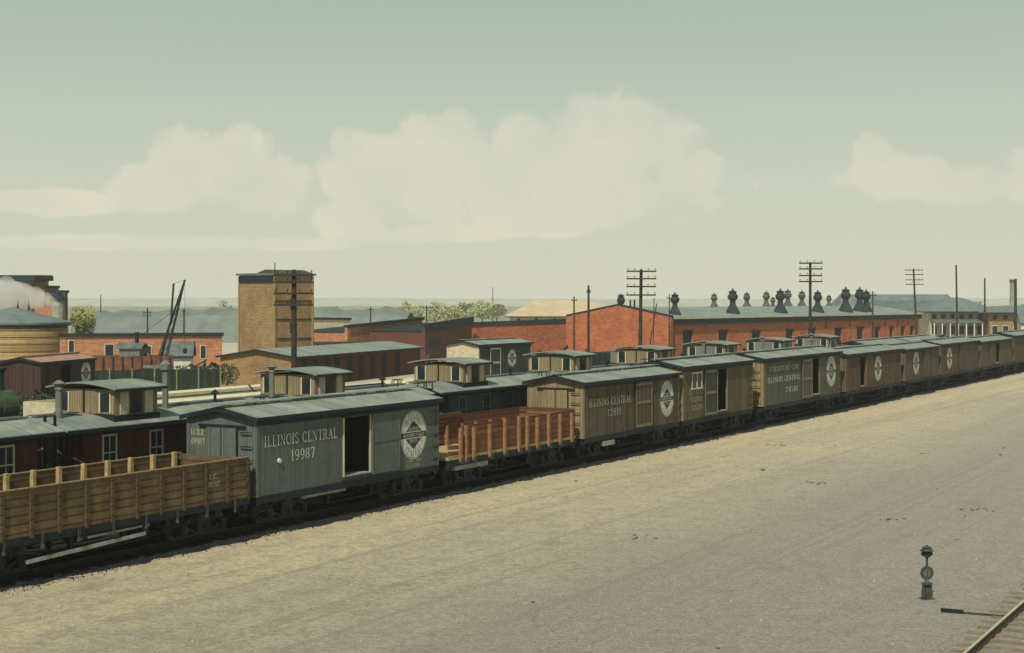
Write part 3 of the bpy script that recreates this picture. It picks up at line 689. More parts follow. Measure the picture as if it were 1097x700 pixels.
def slat_car():
    s0, Ln = 10.95, 10.2; W = 2.7; z0 = 1.34; z1 = 2.42; rnd = random.Random(11)
    r = empty('flat_car', P(s0, 0), ROT, 'rust red flat car with upright stakes and loose slat sides between two box cars', 'freight car', 'open cars in the front train')
    m = MB(); m.box(0, 0, z0-.1, Ln, W, z0); m.build('floor', M['stake2'], r)
    m = MB(); m.box(0, -.03, 1.0, Ln, .1, z0-.105); m.box(0, W-.1, 1.0, Ln, W+.03, z0-.105); each(m, 'side_sill', M['trimdark'], r)
    for k in range(5):
        z = z0+.03+k*.215; dz = rnd.uniform(-.01, .01)
        m = MB(); x = 1.0
        if k in (0, 1, 2): m.add([(0.0,-.0,z+.05),(.9,-.0,z),(.9,.04,z),(0.0,.04,z+.05),(0.0,-.0,z+.2),(.9,-.0,z+.15),(.9,.04,z+.15),(0.0,.04,z+.2)], [(0,3,2,1),(4,5,6,7),(0,1,5,4),(1,2,6,5),(2,3,7,6),(3,0,4,7)])
        m.box(x, .0, z, Ln-.05, .045, z+.205); m.build('side_slat', M['redwood'], r)
        m = MB(); m.box(.0, W-.045, z+.06, Ln-.05, W, z+.25); m.build('far_slat', M['redwood'], r)
    m = MB(); m.box(.1, W-.2, z1+.0, 5.2, W+.05, z1+.17); m.build('top_beam', M['redwood'], r)
    m = MB()
    for z in (z0+.1, z0+.4, z0+.7, z0+.95): m.box(Ln-.045, .05, z, Ln, W-.05, z+.2)
    m.build('end_board', M['redwood'], r)
    for k, x in enumerate([.75, 1.15, 1.7, 2.9, 4.05, 5.2, 5.85, 6.7, 7.7, 8.7, 9.75]):
        ln = rnd.uniform(-.03, .03)
        m = MB(); m.bar((x, -.06, z0-.2), (x+ln, -.06, z1+rnd.uniform(-.08, .08)), .13, .11, (0, 1, 0)); m.build('stake', M['stake'], r)
    for x in [.6+i*1.15 for i in range(8)]:
        m = MB(); m.box(x, W-.18, z0, x+.1, W-.05, z1-.3); m.build('far_stake', M['stake'], r)
    m = MB()
    for x in [.7, 1.1, 1.65, 2.85, 4.0, 5.15, 5.8, 6.65, 7.65, 8.65]: m.box(x, -.14, z0-.28, x+.2, -.032, z0-.10)
    each(m, 'stake_pocket', M['wheel'], r)
    underframe(r, Ln); bogie(r, 1.75); bogie(r, Ln-1.75); coupler(r, 0, -1); coupler(r, Ln, 1)
slat_car()

# ------------------------------------------------------------------ cabooses
def window(root, x0, x1, z0, z1, y=0, fm='cream'):
    m = MB(); m.box(x0, y-.018, z0, x1, y-.003, z1); wn_ = m.build('window', M['glass'], root)
    m = MB(); f = .06
    m.box(x0-f, y-.04, z0-f, x0, y-.003, z1+f); m.box(x1, y-.04, z0-f, x1+f, y-.003, z1+f)
    m.box(x0, y-.04, z1, x1, y-.003, z1+f); m.box(x0-f-.03, y-.06, z0-f-.05, x1+f+.03, y-.003, z0-f)
    m.box(x0, y-.03, (z0+z1)/2-.02, x1, y-.0185, (z0+z1)/2+.02)
    m.box((x0+x1)/2-.015, y-.028, z0, (x0+x1)/2+.015, y-.0185, z1)
    m.build('frame', M[fm], wn_)
def arch(W, ze, rise, n=8, ov=.2):
    return [(-ov+(W+2*ov)*i/n, ze+rise*math.sin(math.pi*i/n)) for i in range(n+1)]
def caboose(s_mid, label, body, cup='cup', wins=((-1.55, -1.05), (.5, 1.0), (2.5, 3.0), (4.5, 5.0)), pipe=-2.45, pipe2=None, t0=4.2, cy=0., door_grey=False, pipe_h=1.2, rise=.32):
    Ln = 8.3; pl = .75; W = 2.7; z0 = 1.15; ze = 3.22
    r = empty('caboose', P(s_mid, t0), ROT, label, 'caboose', 'cabooses in the second train')
    a, b = -2.35, -2.35+Ln
    m = MB(); m.box(a, 0, z0, b, W, ze)
    m.build('body', M[body], r)
    m = MB(); m.box(a-.02, -.03, ze-.16, b+.02, -.002, ze-.0); m.build('shaded_letter_board', M['trimdark'], r)
    m = MB(); m.box(a-pl, -.03, z0-.2, b+pl, -.003, z0); m.box(a-pl, .0, z0-.09, a-.002, W, z0-.01); m.box(b+.002, .0, z0-.09, b+pl, W, z0-.01); m.build('platform', M['trimdark'], r)
    # roof
    pr = arch(W, ze-.02, rise); m = MB(); m.prism_x(a-pl-.1, b+pl+.1, pr+[(y, z+.06) for y, z in reversed(pr)]); m.build('roof', M['roof'], r)
    m = MB()
    for k in range(2):
        m.box(a-pl, W/2-.2+k*.22, ze+rise+.07, -1.35, W/2-.2+k*.22+.18, ze+rise+.1); m.box(1.35, W/2-.2+k*.22, ze+rise+.07, b+pl, W/2-.2+k*.22+.18, ze+rise+.1)
    each(m, 'running_board', M['roof2'], r)
    m = MB(); m.box(a-pl-.1, -.225, ze-.09, b+pl+.1, -.203, ze+.02); m.build('roof_trim', M['trimdark'], r)
    # platforms: rails, ladder, door
    for sg, xe in ((-1, a-pl), (1, b+pl)):
        m = MB()
        for y in (.05, .9, 1.8, 2.65): m.bar((xe, y, z0), (xe, y, z0+.95), .035)
        m.bar((xe, .05, z0+.95), (xe, 2.65, z0+.95), .04); m.bar((xe, .05, z0+.5), (xe, 2.65, z0+.5), .03)
        m.bar((xe, .05, z0), (xe, .05, ze), .05); m.bar((xe, 2.65, z0), (xe, 2.65, ze), .05)
        m.build('railing', M['iron'], r)
        m = MB()
        for y in (.25, .65): m.bar((xe+sg*.12, y, z0-.2), (xe+sg*.12, y, ze+.45), .035)
        for k in range(7): m.bar((xe+sg*.12, .25, z0+.1+k*.36), (xe+sg*.12, .65, z0+.1+k*.36), .03)
        m.build('ladder', M['iron'], r)
        xd = a if sg < 0 else b
        m = MB(); m.box(min(xd+sg*.003, xd+sg*.03), 1.0, z0+.02, max(xd+sg*.003, xd+sg*.03), 1.7, ze-.2); dd = m.build('end_door', M['cupg'], r)
        m = MB(); m.box(min(xd+sg*.031, xd+sg*.04), 1.12, z0+1.1, max(xd+sg*.031, xd+sg*.04), 1.58, ze-.35); m.build('pane', M['glass'], dd)
        brake_wheel(r, xe+sg*.1, 2.0, z0, z0+1.4)
    for x0, x1 in wins: window(r, x0, x1, 1.95, 2.95, fm='cream' if body == 'red' else 'cupg')
    # cupola, open to the sides through real windows
    cw = .12; cl = .95; zb = ze+.05; zt = 4.32
    m = MB(); m.box(-cl, cw, zb, cl, W-cw, zt); cu = m.build('cupola', M[cup], r)
    m = MB(); m.box(-cl-.06, cw-.06, zb+.0, cl+.06, cw-.002, zb+.26); m.box(-cl-.06, cw-.002, zb, -cl-.002, W-cw, zb+.30); m.build('base_skirt', M['trimdark'], cu)
    pr = arch(W-2*cw, zt, .17, 8, .22)
    pr = [(y+cw, z) for y, z in pr]
    m = MB(); m.prism_x(-cl-.2, cl+.2, pr+[(y, z+.05) for y, z in reversed(pr)]); m.build('cupola_roof', M['roof'], cu)
    m = MB(); m.box(-cl-.2, cw-.245, zt-.05, cl+.2, cw-.222, zt+.02); 
    m.build('cupola_trim', M['trimdark'], cu)
    m = MB(); m.box(-.24, cw-.02, zb+.3, .24, cw-.004, zt-.1); m.build('side_pane', M['glass'], cu)
    for x in (-.72, .36):
        m = MB(); m.box(x, cw-.035, zb+.28, x+.36, cw-.004, zt-.06); m.build('pale_shutter', M['cream'], cu)
    for y0, y1, gl in ((.3, .68, 'glass'), (2.02, 2.40, 'glass')):
        m = MB(); m.box(-cl-.018, y0, zb+.38, -cl-.004, y1, zt-.12); m.build('end_pane', M[gl], cu)
        m = MB(); m.box(-cl-.03, y0-.05, zb+.33, -cl-.004, y0, zt-.1); m.box(-cl-.03, y1, zb+.33, -cl-.004, y1+.05, zt-.1); each(m, 'end_frame', M['cream'], cu)
    m = MB(); m.bar((-cl-.02, 1.35, zb+.3), (-cl-.02, 1.35, zt), .05); m.build('end_batten', M['trimdark'], cu)
    # stove pipe and small vent
    if pipe is not None:
        m = MB(); m.lathe((pipe, .9, ze+.15), [(.10, 0), (.10, pipe_h-.2), (.13, pipe_h-.19), (.13, pipe_h-.12), (.07, pipe_h-.1), (.2, pipe_h), (.05, pipe_h+.1)], 12)
        m.build('stove_pipe', M['cupg'], r, smooth=False)
    if pipe2 is not None:
        m = MB(); m.lathe((pipe2, .9, ze+.15), [(.10, 0), (.10, 1.4), (.17, 1.42), (.19, 1.6), (.05, 1.72)], 12); m.build('smoke_pipe', M['cupg'], r)
    m = MB(); m.lathe((4.9, 1.1, ze+.2), [(.05, 0), (.05, .42), (.17, .46), (.03, .58)], 10); m.build('roof_vent', M['iron'], r)
    underframe(r, Ln); 
    for o in r.children:
        if o.name.startswith('underframe'): o.location = (a, 0, 0)
    bogie(r, a+1.4); bogie(r, b-1.4); coupler(r, a-pl+.3, -1); coupler(r, b+pl-.3, 1)
    return r
caboose(-10.6, 'dark red caboose cut by the left edge of the photo, behind the gondola', 'red')
caboose(-.5, 'dark red caboose with pale window frames and tan cupola, behind the gondola', 'red', pipe2=2.2)
caboose(9.7, 'caboose whose tan cupola rises behind the roof of the grey box car 19987', 'red', pipe_h=1.3)
caboose(20.2, 'blue grey caboose with three narrow windows behind the slatted flat car', 'blue', pipe=None)
caboose(30.5, 'caboose whose tan cupola rises left of the red brick gable, behind the brown box car', 'blue', pipe=None)
caboose(40.5, 'caboose with low tan cupola right of the tall line pole at the brick gable', 'blue', pipe=None)
caboose(50.5, 'caboose with grey cupola below the two leftmost doors of the brick workshop', 'blue', cup='cupg')
caboose(60.6, 'caboose with grey cupola, just left of the four armed pole in front of the workshop', 'blue', cup='cupg')
caboose(70.6, 'caboose with grey cupola at the far end of the second train', 'blue', cup='cupg')
boxcar(79.3, 11, 'grey roofed box car behind the front train, next past the last caboose', 'blue', 'cupg', t0=4.2, door=(4.5,6), opened=False, door_at=4.5, group='box cars in the second train', simple=True)
boxcar(91.5, 11, 'grey roofed box car behind the front train, second past the last caboose', 'blue', 'cupg', t0=4.2, door=(4.5,6), opened=False, door_at=4.5, group='box cars in the second train', simple=True)

# loose planks by the front track
def plank(s, t, z, ln, w, hgt, rzd, tilt, label):
    m = MB(); m.box(0, 0, 0, ln, w, hgt); o = m.build('plank', M['plank']); o.location = P(s, t, z); o.rotation_euler = (0, -R(tilt), ROT+R(rzd))
    tag(o, label, 'plank', 'loose planks beside the track')
plank(-9.0, .02, .52, 4.2, .10, .09, -.4, 2.2, 'long pale plank resting under the gondola, the lower of the pair')
plank(-7.2, .05, .86, 2.6, .10, .06, 0, 1.0, 'shorter pale plank resting under the gondola, the upper of the pair')
plank(2.3, .03, .86, 2.3, .12, .14, 0, 0, 'pale plank below the open door of the grey box car')
plank(11.4, .0, .84, 2.4, .14, .2, 0, 0, 'pale plank under the left half of the slatted flat car')
plank(23.8, -.05, .7, 1.1, .14, .2, 0, 0, 'short pale plank under the weathered brown box car')

# ------------------------------------------------------------------ poles
def pole(px, Y, top, label, arms=(), r=.14, lean=0, brace=False, hw=1.0, wires=0, crock=True, arm_dir=None):
    x = (px-548.5)/F*Y; zt = zat(top, Y)
    m = MB(); m.tube((0, 0, -.3), (lean, 0, zt), r, r*.65, 10)
    r_ = empty('telegraph_pole' if arms else 'pole', (x, Y, 0), 0, label, 'pole', 'line poles')
    m.build('shaft', M['pole'], r_)
    for dz in arms:
        z = zt-dz; xo = lean*z/zt
        m = MB(); m.box(xo-hw, -r-.10, z-.05, xo+hw, -r+.0, z+.05)
        a = m.build('cross_arm', M['pole'], r_)
        m = MB(); n = max(2, int(hw*2/.4))
        for i in range(n):
            q = xo-hw+.08+i*(2*hw-.16)/(n-1); m.lathe((q, -r-.05, z+.05), [(.012, 0), (.012, .06), (.035, .07), (.03, .14), (.01, .16)], 6)
        each(m, 'insulator', M['iron'], a)
    if brace:
        m = MB(); m.bar((.35, -.2, zt*.2), (1.15, -.1, zt-2.3), .07); m.bar((.9, .1, 1.0), (1.0, .1, zt-1.9), .05); m.build('brace', M['pole'], r_)
pole(315, 74, 289, 'thick dark line pole with four cross arms in front of the tan tower', (.25, .62, 1.15, 1.7), r=.17, hw=.95)
pole(685, 104, 289, 'tall line pole with four wide cross arms at the red brick gable', (.12, .62, 1.15, 1.72), r=.16, hw=1.0, brace=True, lean=.12)
pole(630.5, 130, 306, 'bare dark pole standing before the red brick gable, right of a thinner one', (.55,), r=.14, hw=.2)
pole(615, 160, 318, 'thin pole at the left corner of the red brick gable', (.4,), r=.12, hw=.3)
pole(868, 112, 281, 'line pole with four cross arms in front of the middle of the workshop', (.08, .5, .98, 1.42), r=.14, hw=.85)
pole(983, 205, 288, 'leaning line pole with cross arms at the far end of the workshop', (.2, .8, 1.5, 2.1), r=.17, lean=-.55, hw=1.2)
pole(1026, 190, 284, 'tall bare pole in front of the hip roofed station', (), r=.15, lean=-.2)
pole(1055, 190, 298, 'bare pole between the station and the tan building', (), r=.14)
pole(1088, 170, 299, 'thick bare pole next to the factory chimney', (), r=.2)
pole(935, 150, 312, 'short pole rising from the workshop roof line beyond the dark ventilators', (.4,), r=.09, hw=.3)
pole(108, 260, 316, 'thin grey pole beside the yellow green tree', (), r=.12)
pole(158, 190, 330, 'pole with one short arm behind the long low brick building', (.6, 1.0), r=.13, hw=.5)
pole(197, 190, 331, 'thin pole right of the crane boom', (.3,), r=.12, hw=.25)
pole(457, 240, 327, 'small line pole above the dark brick roundhouse wall', (.4,), r=.15, hw=1.0)
pole(397, 240, 329, 'small braced pole above the pinkish brick wall', (.4,), r=.16, hw=.5, brace=False)
pole(528, 420, 308, 'thin faint pole among the yellow green trees', (), r=.16)
pole(717, 178, 315, 'thin pole at the near corner of the workshop', (.5,), r=.09, hw=.35)

# ------------------------------------------------------------------ brick workshop with ventilators
def workshop():
    Y0 = 180; X0 = (719-548.5)/F*Y0; d = (.612, .791); ang = math.atan2(d[1], d[0]); W = 14.6; ze = 4.75; zr = 5.85; k_ = (984-548.5)/F; Ln = (k_*Y0-X0)/(d[0]-d[1]*k_)
    r = empty('brick_workshop', (X0, Y0, 0), ang, 'long orange brick railway workshop with a low gable, dark doorways and roof ventilators', 'building')
    lo = lambda px, t=0: None
    # doorway positions along the side, measured in metres
    def s_of(px):
        k = (px-548.5)/F; return (k*Y0-X0)/(d[0]-d[1]*k)
    doors = [(s_of(a), s_of(b), zat(p, Y0+d[1]*s_of(a))) for a, b, p in ((731.5, 742, 356), (770, 779.5, 355.5), (805.5, 815, 355.5), (842, 850, 354), (866, 874, 353), (894, 902, 353), (918, 925, 352), (937, 942.5, 352), (953, 957, 352), (965, 969.5, 351), (975, 979, 351))]
    m = MB(); cur = 0; zt = ze-.02
    for a, b, z in doors:
        m.box(cur, 0, 0, a, .35, zt); m.box(a, 0, z, b, .35, zt); cur = b
    m.box(cur, 0, 0, Ln, .35, zt)
    for x0, x1 in ((0, .35), (Ln-.35, Ln)):
        m.prism_z([(x0, .352), (x1, .352), (x1, W-.002), (x0, W-.002)], 0, ze-.02)
        m.add([(x, y, z) for x in (x0, x1) for y, z in ((.0, ze-.018), (W, ze-.018), (W/2, zr-.05))], [(0,1,2), (5,4,3), (0,3,4,1), (1,4,5,2), (2,5,3,0)])
    m.add([(x, y, z) for x in (-.32, -.002) for y, z in ((-.3, 0), (W+.3, 0), (W+.3, ze+.12), (W/2, 6.22), (-.3, ze+.12))], [(0,1,2,3,4), (9,8,7,6,5), (0,5,6,1), (1,6,7,2), (2,7,8,3), (3,8,9,4), (4,9,5,0)])
    m.box(.0, W, 0, Ln, W+.35, ze-.05)
    m.build('wall', M['brick'], r)
    for a, b, z in doors:
        q = MB(); q.box(a+.02, .2, 0, b-.02, .28, z-.02); dd = q.build('door', M['inside'], r)
        q = MB(); q.box(a-.12, -.05, z, b+.12, -.003, z+.22); q.build('lintel', M['trimdark'], r)
    # piers between far doors
    q = MB()
    for s in [doors[0][0]-3.2]+[(doors[i][1]+doors[i+1][0])/2 for i in range(4, 10)]: q.box(s, -.14, 0, s+.3, -.003, ze-.8)
    each(q, 'pier', M['brickd'], r)
    # roof
    ov = .5
    m = MB(); m.prism_x(.003, Ln+.5, [(-ov, ze-.03), (W/2, zr), (W+ov, ze-.03), (W+ov, ze+.12), (W/2, zr+.15), (-ov, ze+.12)]); m.build('roof', M['slate'], r)
    m = MB(); m.box(.003, -ov-.06, ze-.06, Ln+.5, -ov-.002, ze+.13); m.build('gutter', M['palewall'], r)
    m = MB(); m.box(0, -.42, ze-.75, Ln+.2, -.004, ze-.06); m.build('eave_shadow_band', M['trimdark'], r)  # dark band paints in the shadow below the eave
    m = MB()
    for y0, z0, y1, z1 in ((-.34, ze+.16, W/2, 6.27), (W/2, 6.27, W+.34, ze+.16)):
        m.bar((-.16, y0, z0), (-.16, y1, z1), .42, .10, (1,0,0))
    m.build('gable_trim', M['trimdark'], r)
    q = MB(); q.box(.36, -.15, 0, .5, -.02, ze-.8); q.build('rain_pipe', M['iron'], r)
    # ventilators
    def vent(px, yb, y, k, mat='iron', label=None):
        s = s_of(px)+y*.3; zz = ze+.12+(zr-ze)*min(y, W-y)/(W/2)
        # place so that it stands on the slope at (s,y)
        kk = (px-548.5)/F; n = (-d[1], d[0])
        s = (kk*(Y0+n[1]*y)-(X0+n[0]*y))/(d[0]-d[1]*kk)
        mb = MB(); mb.lathe((s, y, zz-.25), [(1.0*k, 0), (.98*k, .35*k), (.50*k, 1.2*k), (.40*k, 1.35*k), (.36*k, 1.9*k)], 4 if k > .8 else 8)
        v = mb.build('ventilator', M[mat], r)
        mb = MB(); mb.lathe((s, y, zz-.25), [(.36*k, 1.8*k), (.56*k, 2.0*k), (.62*k, 2.3*k), (.42*k, 2.62*k), (.40*k, 2.74*k), (.56*k, 2.82*k), (.14*k, 2.98*k), (.05*k, 3.25*k)], 12)
        mb.build('ventilator_cap', M[mat], v)
    for px, k in ((723, .92), (785, 1.08), (836, 1.1), (876, 1.05), (906, 1.2), (921, 1.2), (928, 1.1)): vent(px, 0, 1.9, k, 'ventg')
    for px, k in ((765, .75), (821, .85), (828, .6), (844, .95), (859, .9), (888, .7), (800, .8)): vent(px, 0, 9.0, k, 'ventg2')
    mb = MB(); s = s_of(752)
    for ds in (0, .9):
        mb.tube((s-5+ds, 7, zr-.2), (s-5+ds, 7, zr+1.1), .13, .11, 8)
    mb.build('roof_pipe', M['ventg'], r)
    vent_ball = MB(); vent_ball.lathe((2.2, 8.5, zr-.4), [(.2, 0), (.2, .9), (.42, 1.05), (.5, 1.4), (.44, 1.75), (.25, 1.85), (.5, 1.95), (.1, 2.2)], 14)
    vent_ball.build('round_ventilator', M['ventg'], r)
M['ventg'] = plain('sooty ventilator metal', (.020, .030, .030, 1), .7, .4, 2)
M['ventg2'] = plain('grey ventilator metal', (.07, .085, .075, 1), .7, .35, 2)
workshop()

# ------------------------------------------------------------------ other buildings
def wall_block(name, pts, label, wall, roofmat, depth=8, cat='building', group=None, cope='trimdark', openings=(), cope_h=.25):
    """pts: two front corners (px, Y, top row). A brick block with a coped parapet whose top may slope."""
    (pa, Ya, ta), (pb, Yb, tb) = pts
    A = Vector(at(pa, Ya)); B = Vector(at(pb, Yb)); za, zb = zat(ta, Ya), zat(tb, Yb)
    d = (B-A); Ln = d.length; ang = math.atan2(d.y, d.x)
    r = empty(name, tuple(A), ang, label, cat, group)
    zz = lambda x: za+(zb-za)*x/Ln
    m = MB(); m.prism_z([(0, 0), (Ln, 0), (Ln, .35), (0, .35)], 0, [za, zb, zb, za]); m.prism_z([(0, .35), (Ln, .35), (Ln, depth), (0, depth)], 0, [za-.7, zb-.7, zb-.7, za-.7]); m.build('wall', M[wall], r)
    m = MB(); m.prism_z([(-.1, .36), (Ln+.1, .36), (Ln+.1, depth+.1), (-.1, depth+.1)], za, [za-.6, zb-.6, zb-.6, za-.6])
    for i in range(4):                                             # slope the underside as well
        x, y, z = m.v[i]; m.v[i] = (x, y, zz(x)-.695)
    m.build('roof', M[roofmat], r)
    m = MB(); m.prism_z([(-.12, -.12), (Ln+.12, -.12), (Ln+.12, .45), (-.12, .45)], za, [za+.14, zb+.14, zb+.14, za+.14])
    for i in range(4):
        x, y, z = m.v[i]; m.v[i] = (x, y, zz(x)+.003)
    m.build('coping', M[cope], r)
    m = MB(); m.prism_z([(-.16, -.22), (Ln+.16, -.22), (Ln+.16, -.153), (-.16, -.153)], za-cope_h, [za+.2, zb+.2, zb+.2, za+.2])
    for i in range(4):
        x, y, z = m.v[i]; m.v[i] = (x, y, zz(x)-cope_h)
    m.build('cornice', M[cope], r)
    for x0, x1, z0, z1 in openings:
        q = MB(); q.box(x0*Ln, -.06, z0, x1*Ln, -.003, z1); f = q.build('window_frame', M['cream'] if wall != 'bricks' else M['trimdark'], r)
        q = MB(); q.box(x0*Ln+.08, -.08, z0+.08, x1*Ln-.08, -.062, z1-.08); q.build('pane', M['glass'], f)
    return r
wall_block('roundhouse_section', ((505, 192, 347), (613, 196, 343)), 'plain red brick wall of the roundhouse, joined to the left side of the gabled workshop', 'brickd', 'roof2', 9)
wall_block('roundhouse_section', ((455.5, 176, 349), (505.5, 190, 341)), 'dark sooty brick roundhouse stall with a sloping top, between two lighter walls', 'bricks', 'trimdark', 7, cope_h=.8,
           openings=((.08, .3, .5, 2.4), (.7, .92, .5, 2.4)))
wall_block('roundhouse_section', ((372, 178, 350), (452.5, 192, 341.5)), 'pinkish brick roundhouse stall with a sloping top, right of the tan tower', 'brickp', 'trimdark', 7, cope_h=.15)
wall_block('brick_shed', ((64, 152, 359.5), (238, 156, 358.5)), 'long low flat roofed brick shed behind the green fence', 'brickp', 'trimdark', 5, cope_h=.15,
           openings=((.05, .09, .6, 3.0), (.27, .33, 1.2, 2.6), (.52, .56, 1.0, 2.4), (.7, .74, 1.0, 2.4), (.86, .9, 1., 2.4)))
wall_block('pale_warehouse', ((333, 235, 341.5), (375, 240, 342)), 'small pale flat roofed warehouse just right of the tan tower', 'palewall', 'roof2', 8, cope_h=.15)

# tan shed with grey roof
def gable_shed(name, corner, ang, Ln, W, ze, zr, label, wall, endw, roof, posts=None, cat='building', ov=.25, wins=()):
    r = empty(name, corner, ang, label, cat)
    m = MB(); m.box(.12, 0, 0, Ln-.12, .12, ze-.01); m.box(.12, W-.12, 0, Ln-.12, W, ze-.01); each(m, 'side_wall', M[wall], r)
    m = MB()
    for x0, x1 in ((0, .12), (Ln-.12, Ln)):
        m.add([(x, y, z) for x in (x0, x1) for y, z in ((0, 0), (W, 0), (W, ze-.01), (W/2, zr-.02), (0, ze-.01))], [(0,1,2,3,4), (9,8,7,6,5), (0,5,6,1), (1,6,7,2), (2,7,8,3), (3,8,9,4), (4,9,5,0)])
    each(m, 'gable_wall', M[endw], r)
    m = MB(); m.prism_x(-ov, Ln+ov, [(-ov, ze-.02), (W/2, zr), (W+ov, ze-.02), (W+ov, ze+.07), (W/2, zr+.09), (-ov, ze+.07)]); m.build('roof', M[roof], r)
    m = MB()
    for x in (-ov-.04, Ln+ov+.04):
        m.bar((x, -ov, ze-.02), (x, W/2, zr+.02), .07, .16); m.bar((x, W/2, zr+.02), (x, W+ov, ze-.02), .07, .16)
    m.box(-ov, -ov-.05, ze-.12, Ln+ov, -ov-.002, ze+.05)
    m.build('barge_board', M['trimdark'], r)
    if posts:
        for x in posts: q = MB(); q.box(x, -.03, .2, x+.9, -.003, ze-.3); q.build('opening', M['inside'], r)
    for x0, x1, z0, z1 in wins: window(r, x0, x1, z0, z1)
    return r
gable_shed('long_shed', at(316, 122), math.atan2(24, 8.3), 26, 6.7, 2.42, 2.95, 'long low shed with grey roof, tan gable and dark red open side, before the tower', 'red', 'brickt', 'roof', posts=[1.2, 3.2, 5.4, 7.2, 9.8, 12, 14.5, 17, 20])
gable_shed('white_hut', at(176, 136), R(8), 2.3, 3.2, 1.95, 3.2, 'small white hut with grey pitched roof behind the crane', 'whitewall', 'whitewall', 'roof2', ov=.2, wins=((.3, .75, .7, 1.5),))

# tan tower
def tower():
    Y = 158; X = (294-548.5)/F*Y; th = R(41); w = 5.25
    r = empty('tan_tower', (X, Y, 0), R(90)-th, 'tall square tan brick tower with a dark roof edge, tallest building in the yard', 'tower')
    # local x runs along the right face, y along the left face
    zt = zat(295, Y)
    m = MB(); m.box(0, 0, 0, w, w*1.08, zt); m.build('wall', M['brickt'], r)
    m = MB(); m.prism_z([(-.25, -.25), (w+.25, -.25), (w+.25, w*1.08+.25), (-.25, w*1.08+.25)], zt+.002, zt+.22); rf = m.build('roof', M['roof2'], r)
    m = MB(); m.prism_x(.0, w, [(-.1, zt+.222), (w*.55, zt+.222), (w*.28, zt+.6)]); m.build('roof_hood', M['bark'], rf)
    m = MB(); m.box(-.12, .0, zt-.75, -.003, w*1.08, zt-.1); m.build('dark_band', M['trimdark'], r)
    m = MB(); m.box(-.003-.12, -.12, 0, .12, -.003, zt-.1); m.box(w-.2, -.12, 0, w+.03, -.003, zt-.1); m.box(-.12, w*1.08-.1, 0, -.003, w*1.08+.05, zt-.8); each(m, 'corner_pilaster', M['towertan'], r)
    m = MB()
    for z in (2.9, 4.9, 6.8): m.box(.3, -.10, z, w-.3, -.003, z+.1)
    each(m, 'iron_band', M['trimdark'], r)
    m = MB(); m.tube((.4, .4, zt), (.4, .4, zt+1.3), .05); m.build('roof_pole', M['iron'], r)
    for z in (3.5, 6.0):
        m = MB(); m.box(2.1, -.07, z, 2.9, -.003, z+1.1); m.build('window', M['glass'], r)
tower()

# round tank
def tank():
    Y = 162; X = (14-548.5)/F*Y; R0 = 5.75
    r = empty('round_tank', (X, Y, 0), 0, 'big round tan tank with banded staves and a low grey conical roof at the left', 'tank')
    ze = zat(346, Y); zr = zat(329, Y)
    m = MB(); m.lathe((0, 0, 0), [(R0, 0), (R0, ze)], 48); m.build('wall', M['tank'], r)
    m = MB(); m.lathe((0, 0, 0), [(R0+.25, ze-.12), (R0+.28, ze+.08), (.5, zr-.1), (.2, zr)], 32); m.build('roof', M['slate2'], r)
    m = MB(); m.lathe((0, 0, 0), [(R0+.05, ze-.55), (R0+.12, ze-.13)], 32); m.build('eave', M['trimdark'], r)
    for z in (.8, 1.6, 2.35, 3.1, 3.8):
        m = MB(); m.lathe((0, 0, 0), [(R0+.0, z), (R0+.045, z+.01), (R0+.045, z+.08), (R0, z+.09)], 40); m.build('hoop', M['rust'], r)
    for dx in (.6, 1.75):
        m = MB(); m.lathe((dx, -.3, zr-.35), [(.14, 0), (.10, .4), (.05, .6), (.01, 1.1)], 8); m.build('finial', M['iron'], r)
    m = MB(); m.tube((R0+.5, -.8, 0), (R0+.5, -.8, ze-.3), .22, n=10); m.build('overflow_pipe', M['palewall'], r)
M['slate2'] = plain('blue grey roofing', (.13, .165, .155, 1), .8, .2, .6)
tank()
# works behind the tank
def works():
    Y = 192; x0 = (-60-548.5)/F*Y; x1 = (33-548.5)/F*Y
    r = empty('brick_mill', (x0, Y, 0), R(-2), 'tall brick mill with dark overhanging roof, half hidden by white steam', 'building')
    w = x1-x0; zt = zat(299.5, Y)
    m = MB(); m.box(0, 0, 0, w, 7, zt); m.build('wall', M['brickp'], r)
    m = MB(); m.prism_x(-.5, w+.55, [(-.8, zt-.35), (1.2, zt+.55), (7, zt+.6), (7.4, zt-.1)]); m.build('roof', M['trimdark'], r)
    m = MB()
    for i in range(4): m.box(w-2.2-i*2.2, -.05, zt-2.6, w-1.2-i*2.2, -.003, zt-1.2)
    m.build('window', M['glass'], r)
    # stepped wing
    z1 = zat(309, Y); z2 = zat(314, Y); z3 = zat(318, Y)
    m = MB(); m.box(w+.003, 1, 0, w+1.6, 6, z1); m.box(w+1.603, 1, 0, w+2.7, 6, z2); m.build('stepped_wing', M['brickp'], r)
    m = MB(); m.box(w+.003, .8, z1+.002, w+1.75, 6.2, z1+.35); m.box(w+1.603, .79, z2+.002, w+2.95, 6.2, z2+.35); m.build('wing_roof', M['trimdark'], r)
    Y = 183; X = (62-548.5)/F*Y
    r = empty('small_round_turret', (X, Y, 0), 0, 'slender grey turret with a pointed dark cap and bracket pipes, right of the steam', 'tower')
    zt = zat(322, Y)
    m = MB(); m.lathe((0, 0, 0), [(.75, 0), (.72, zt)], 14); m.build('shaft', M['greywall'], r)
    m = MB(); m.lathe((0, 0, 0), [(.95, zt), (.9, zt+.2), (.3, zt+.9), (.03, zt+1.4)], 14); m.build('cap', M['trimdark'], r)
    m = MB(); m.tube((-1.5, 0, zt+.6), (.2, 0, zt+.6), .14); m.tube((-1.5, 0, zt-.8), (-1.5, 0, zt+.9), .12); m.tube((.95, .2, 1), (.95, .2, zt+.9), .16); m.build('bracket_pipe', M['iron'], r)
works()
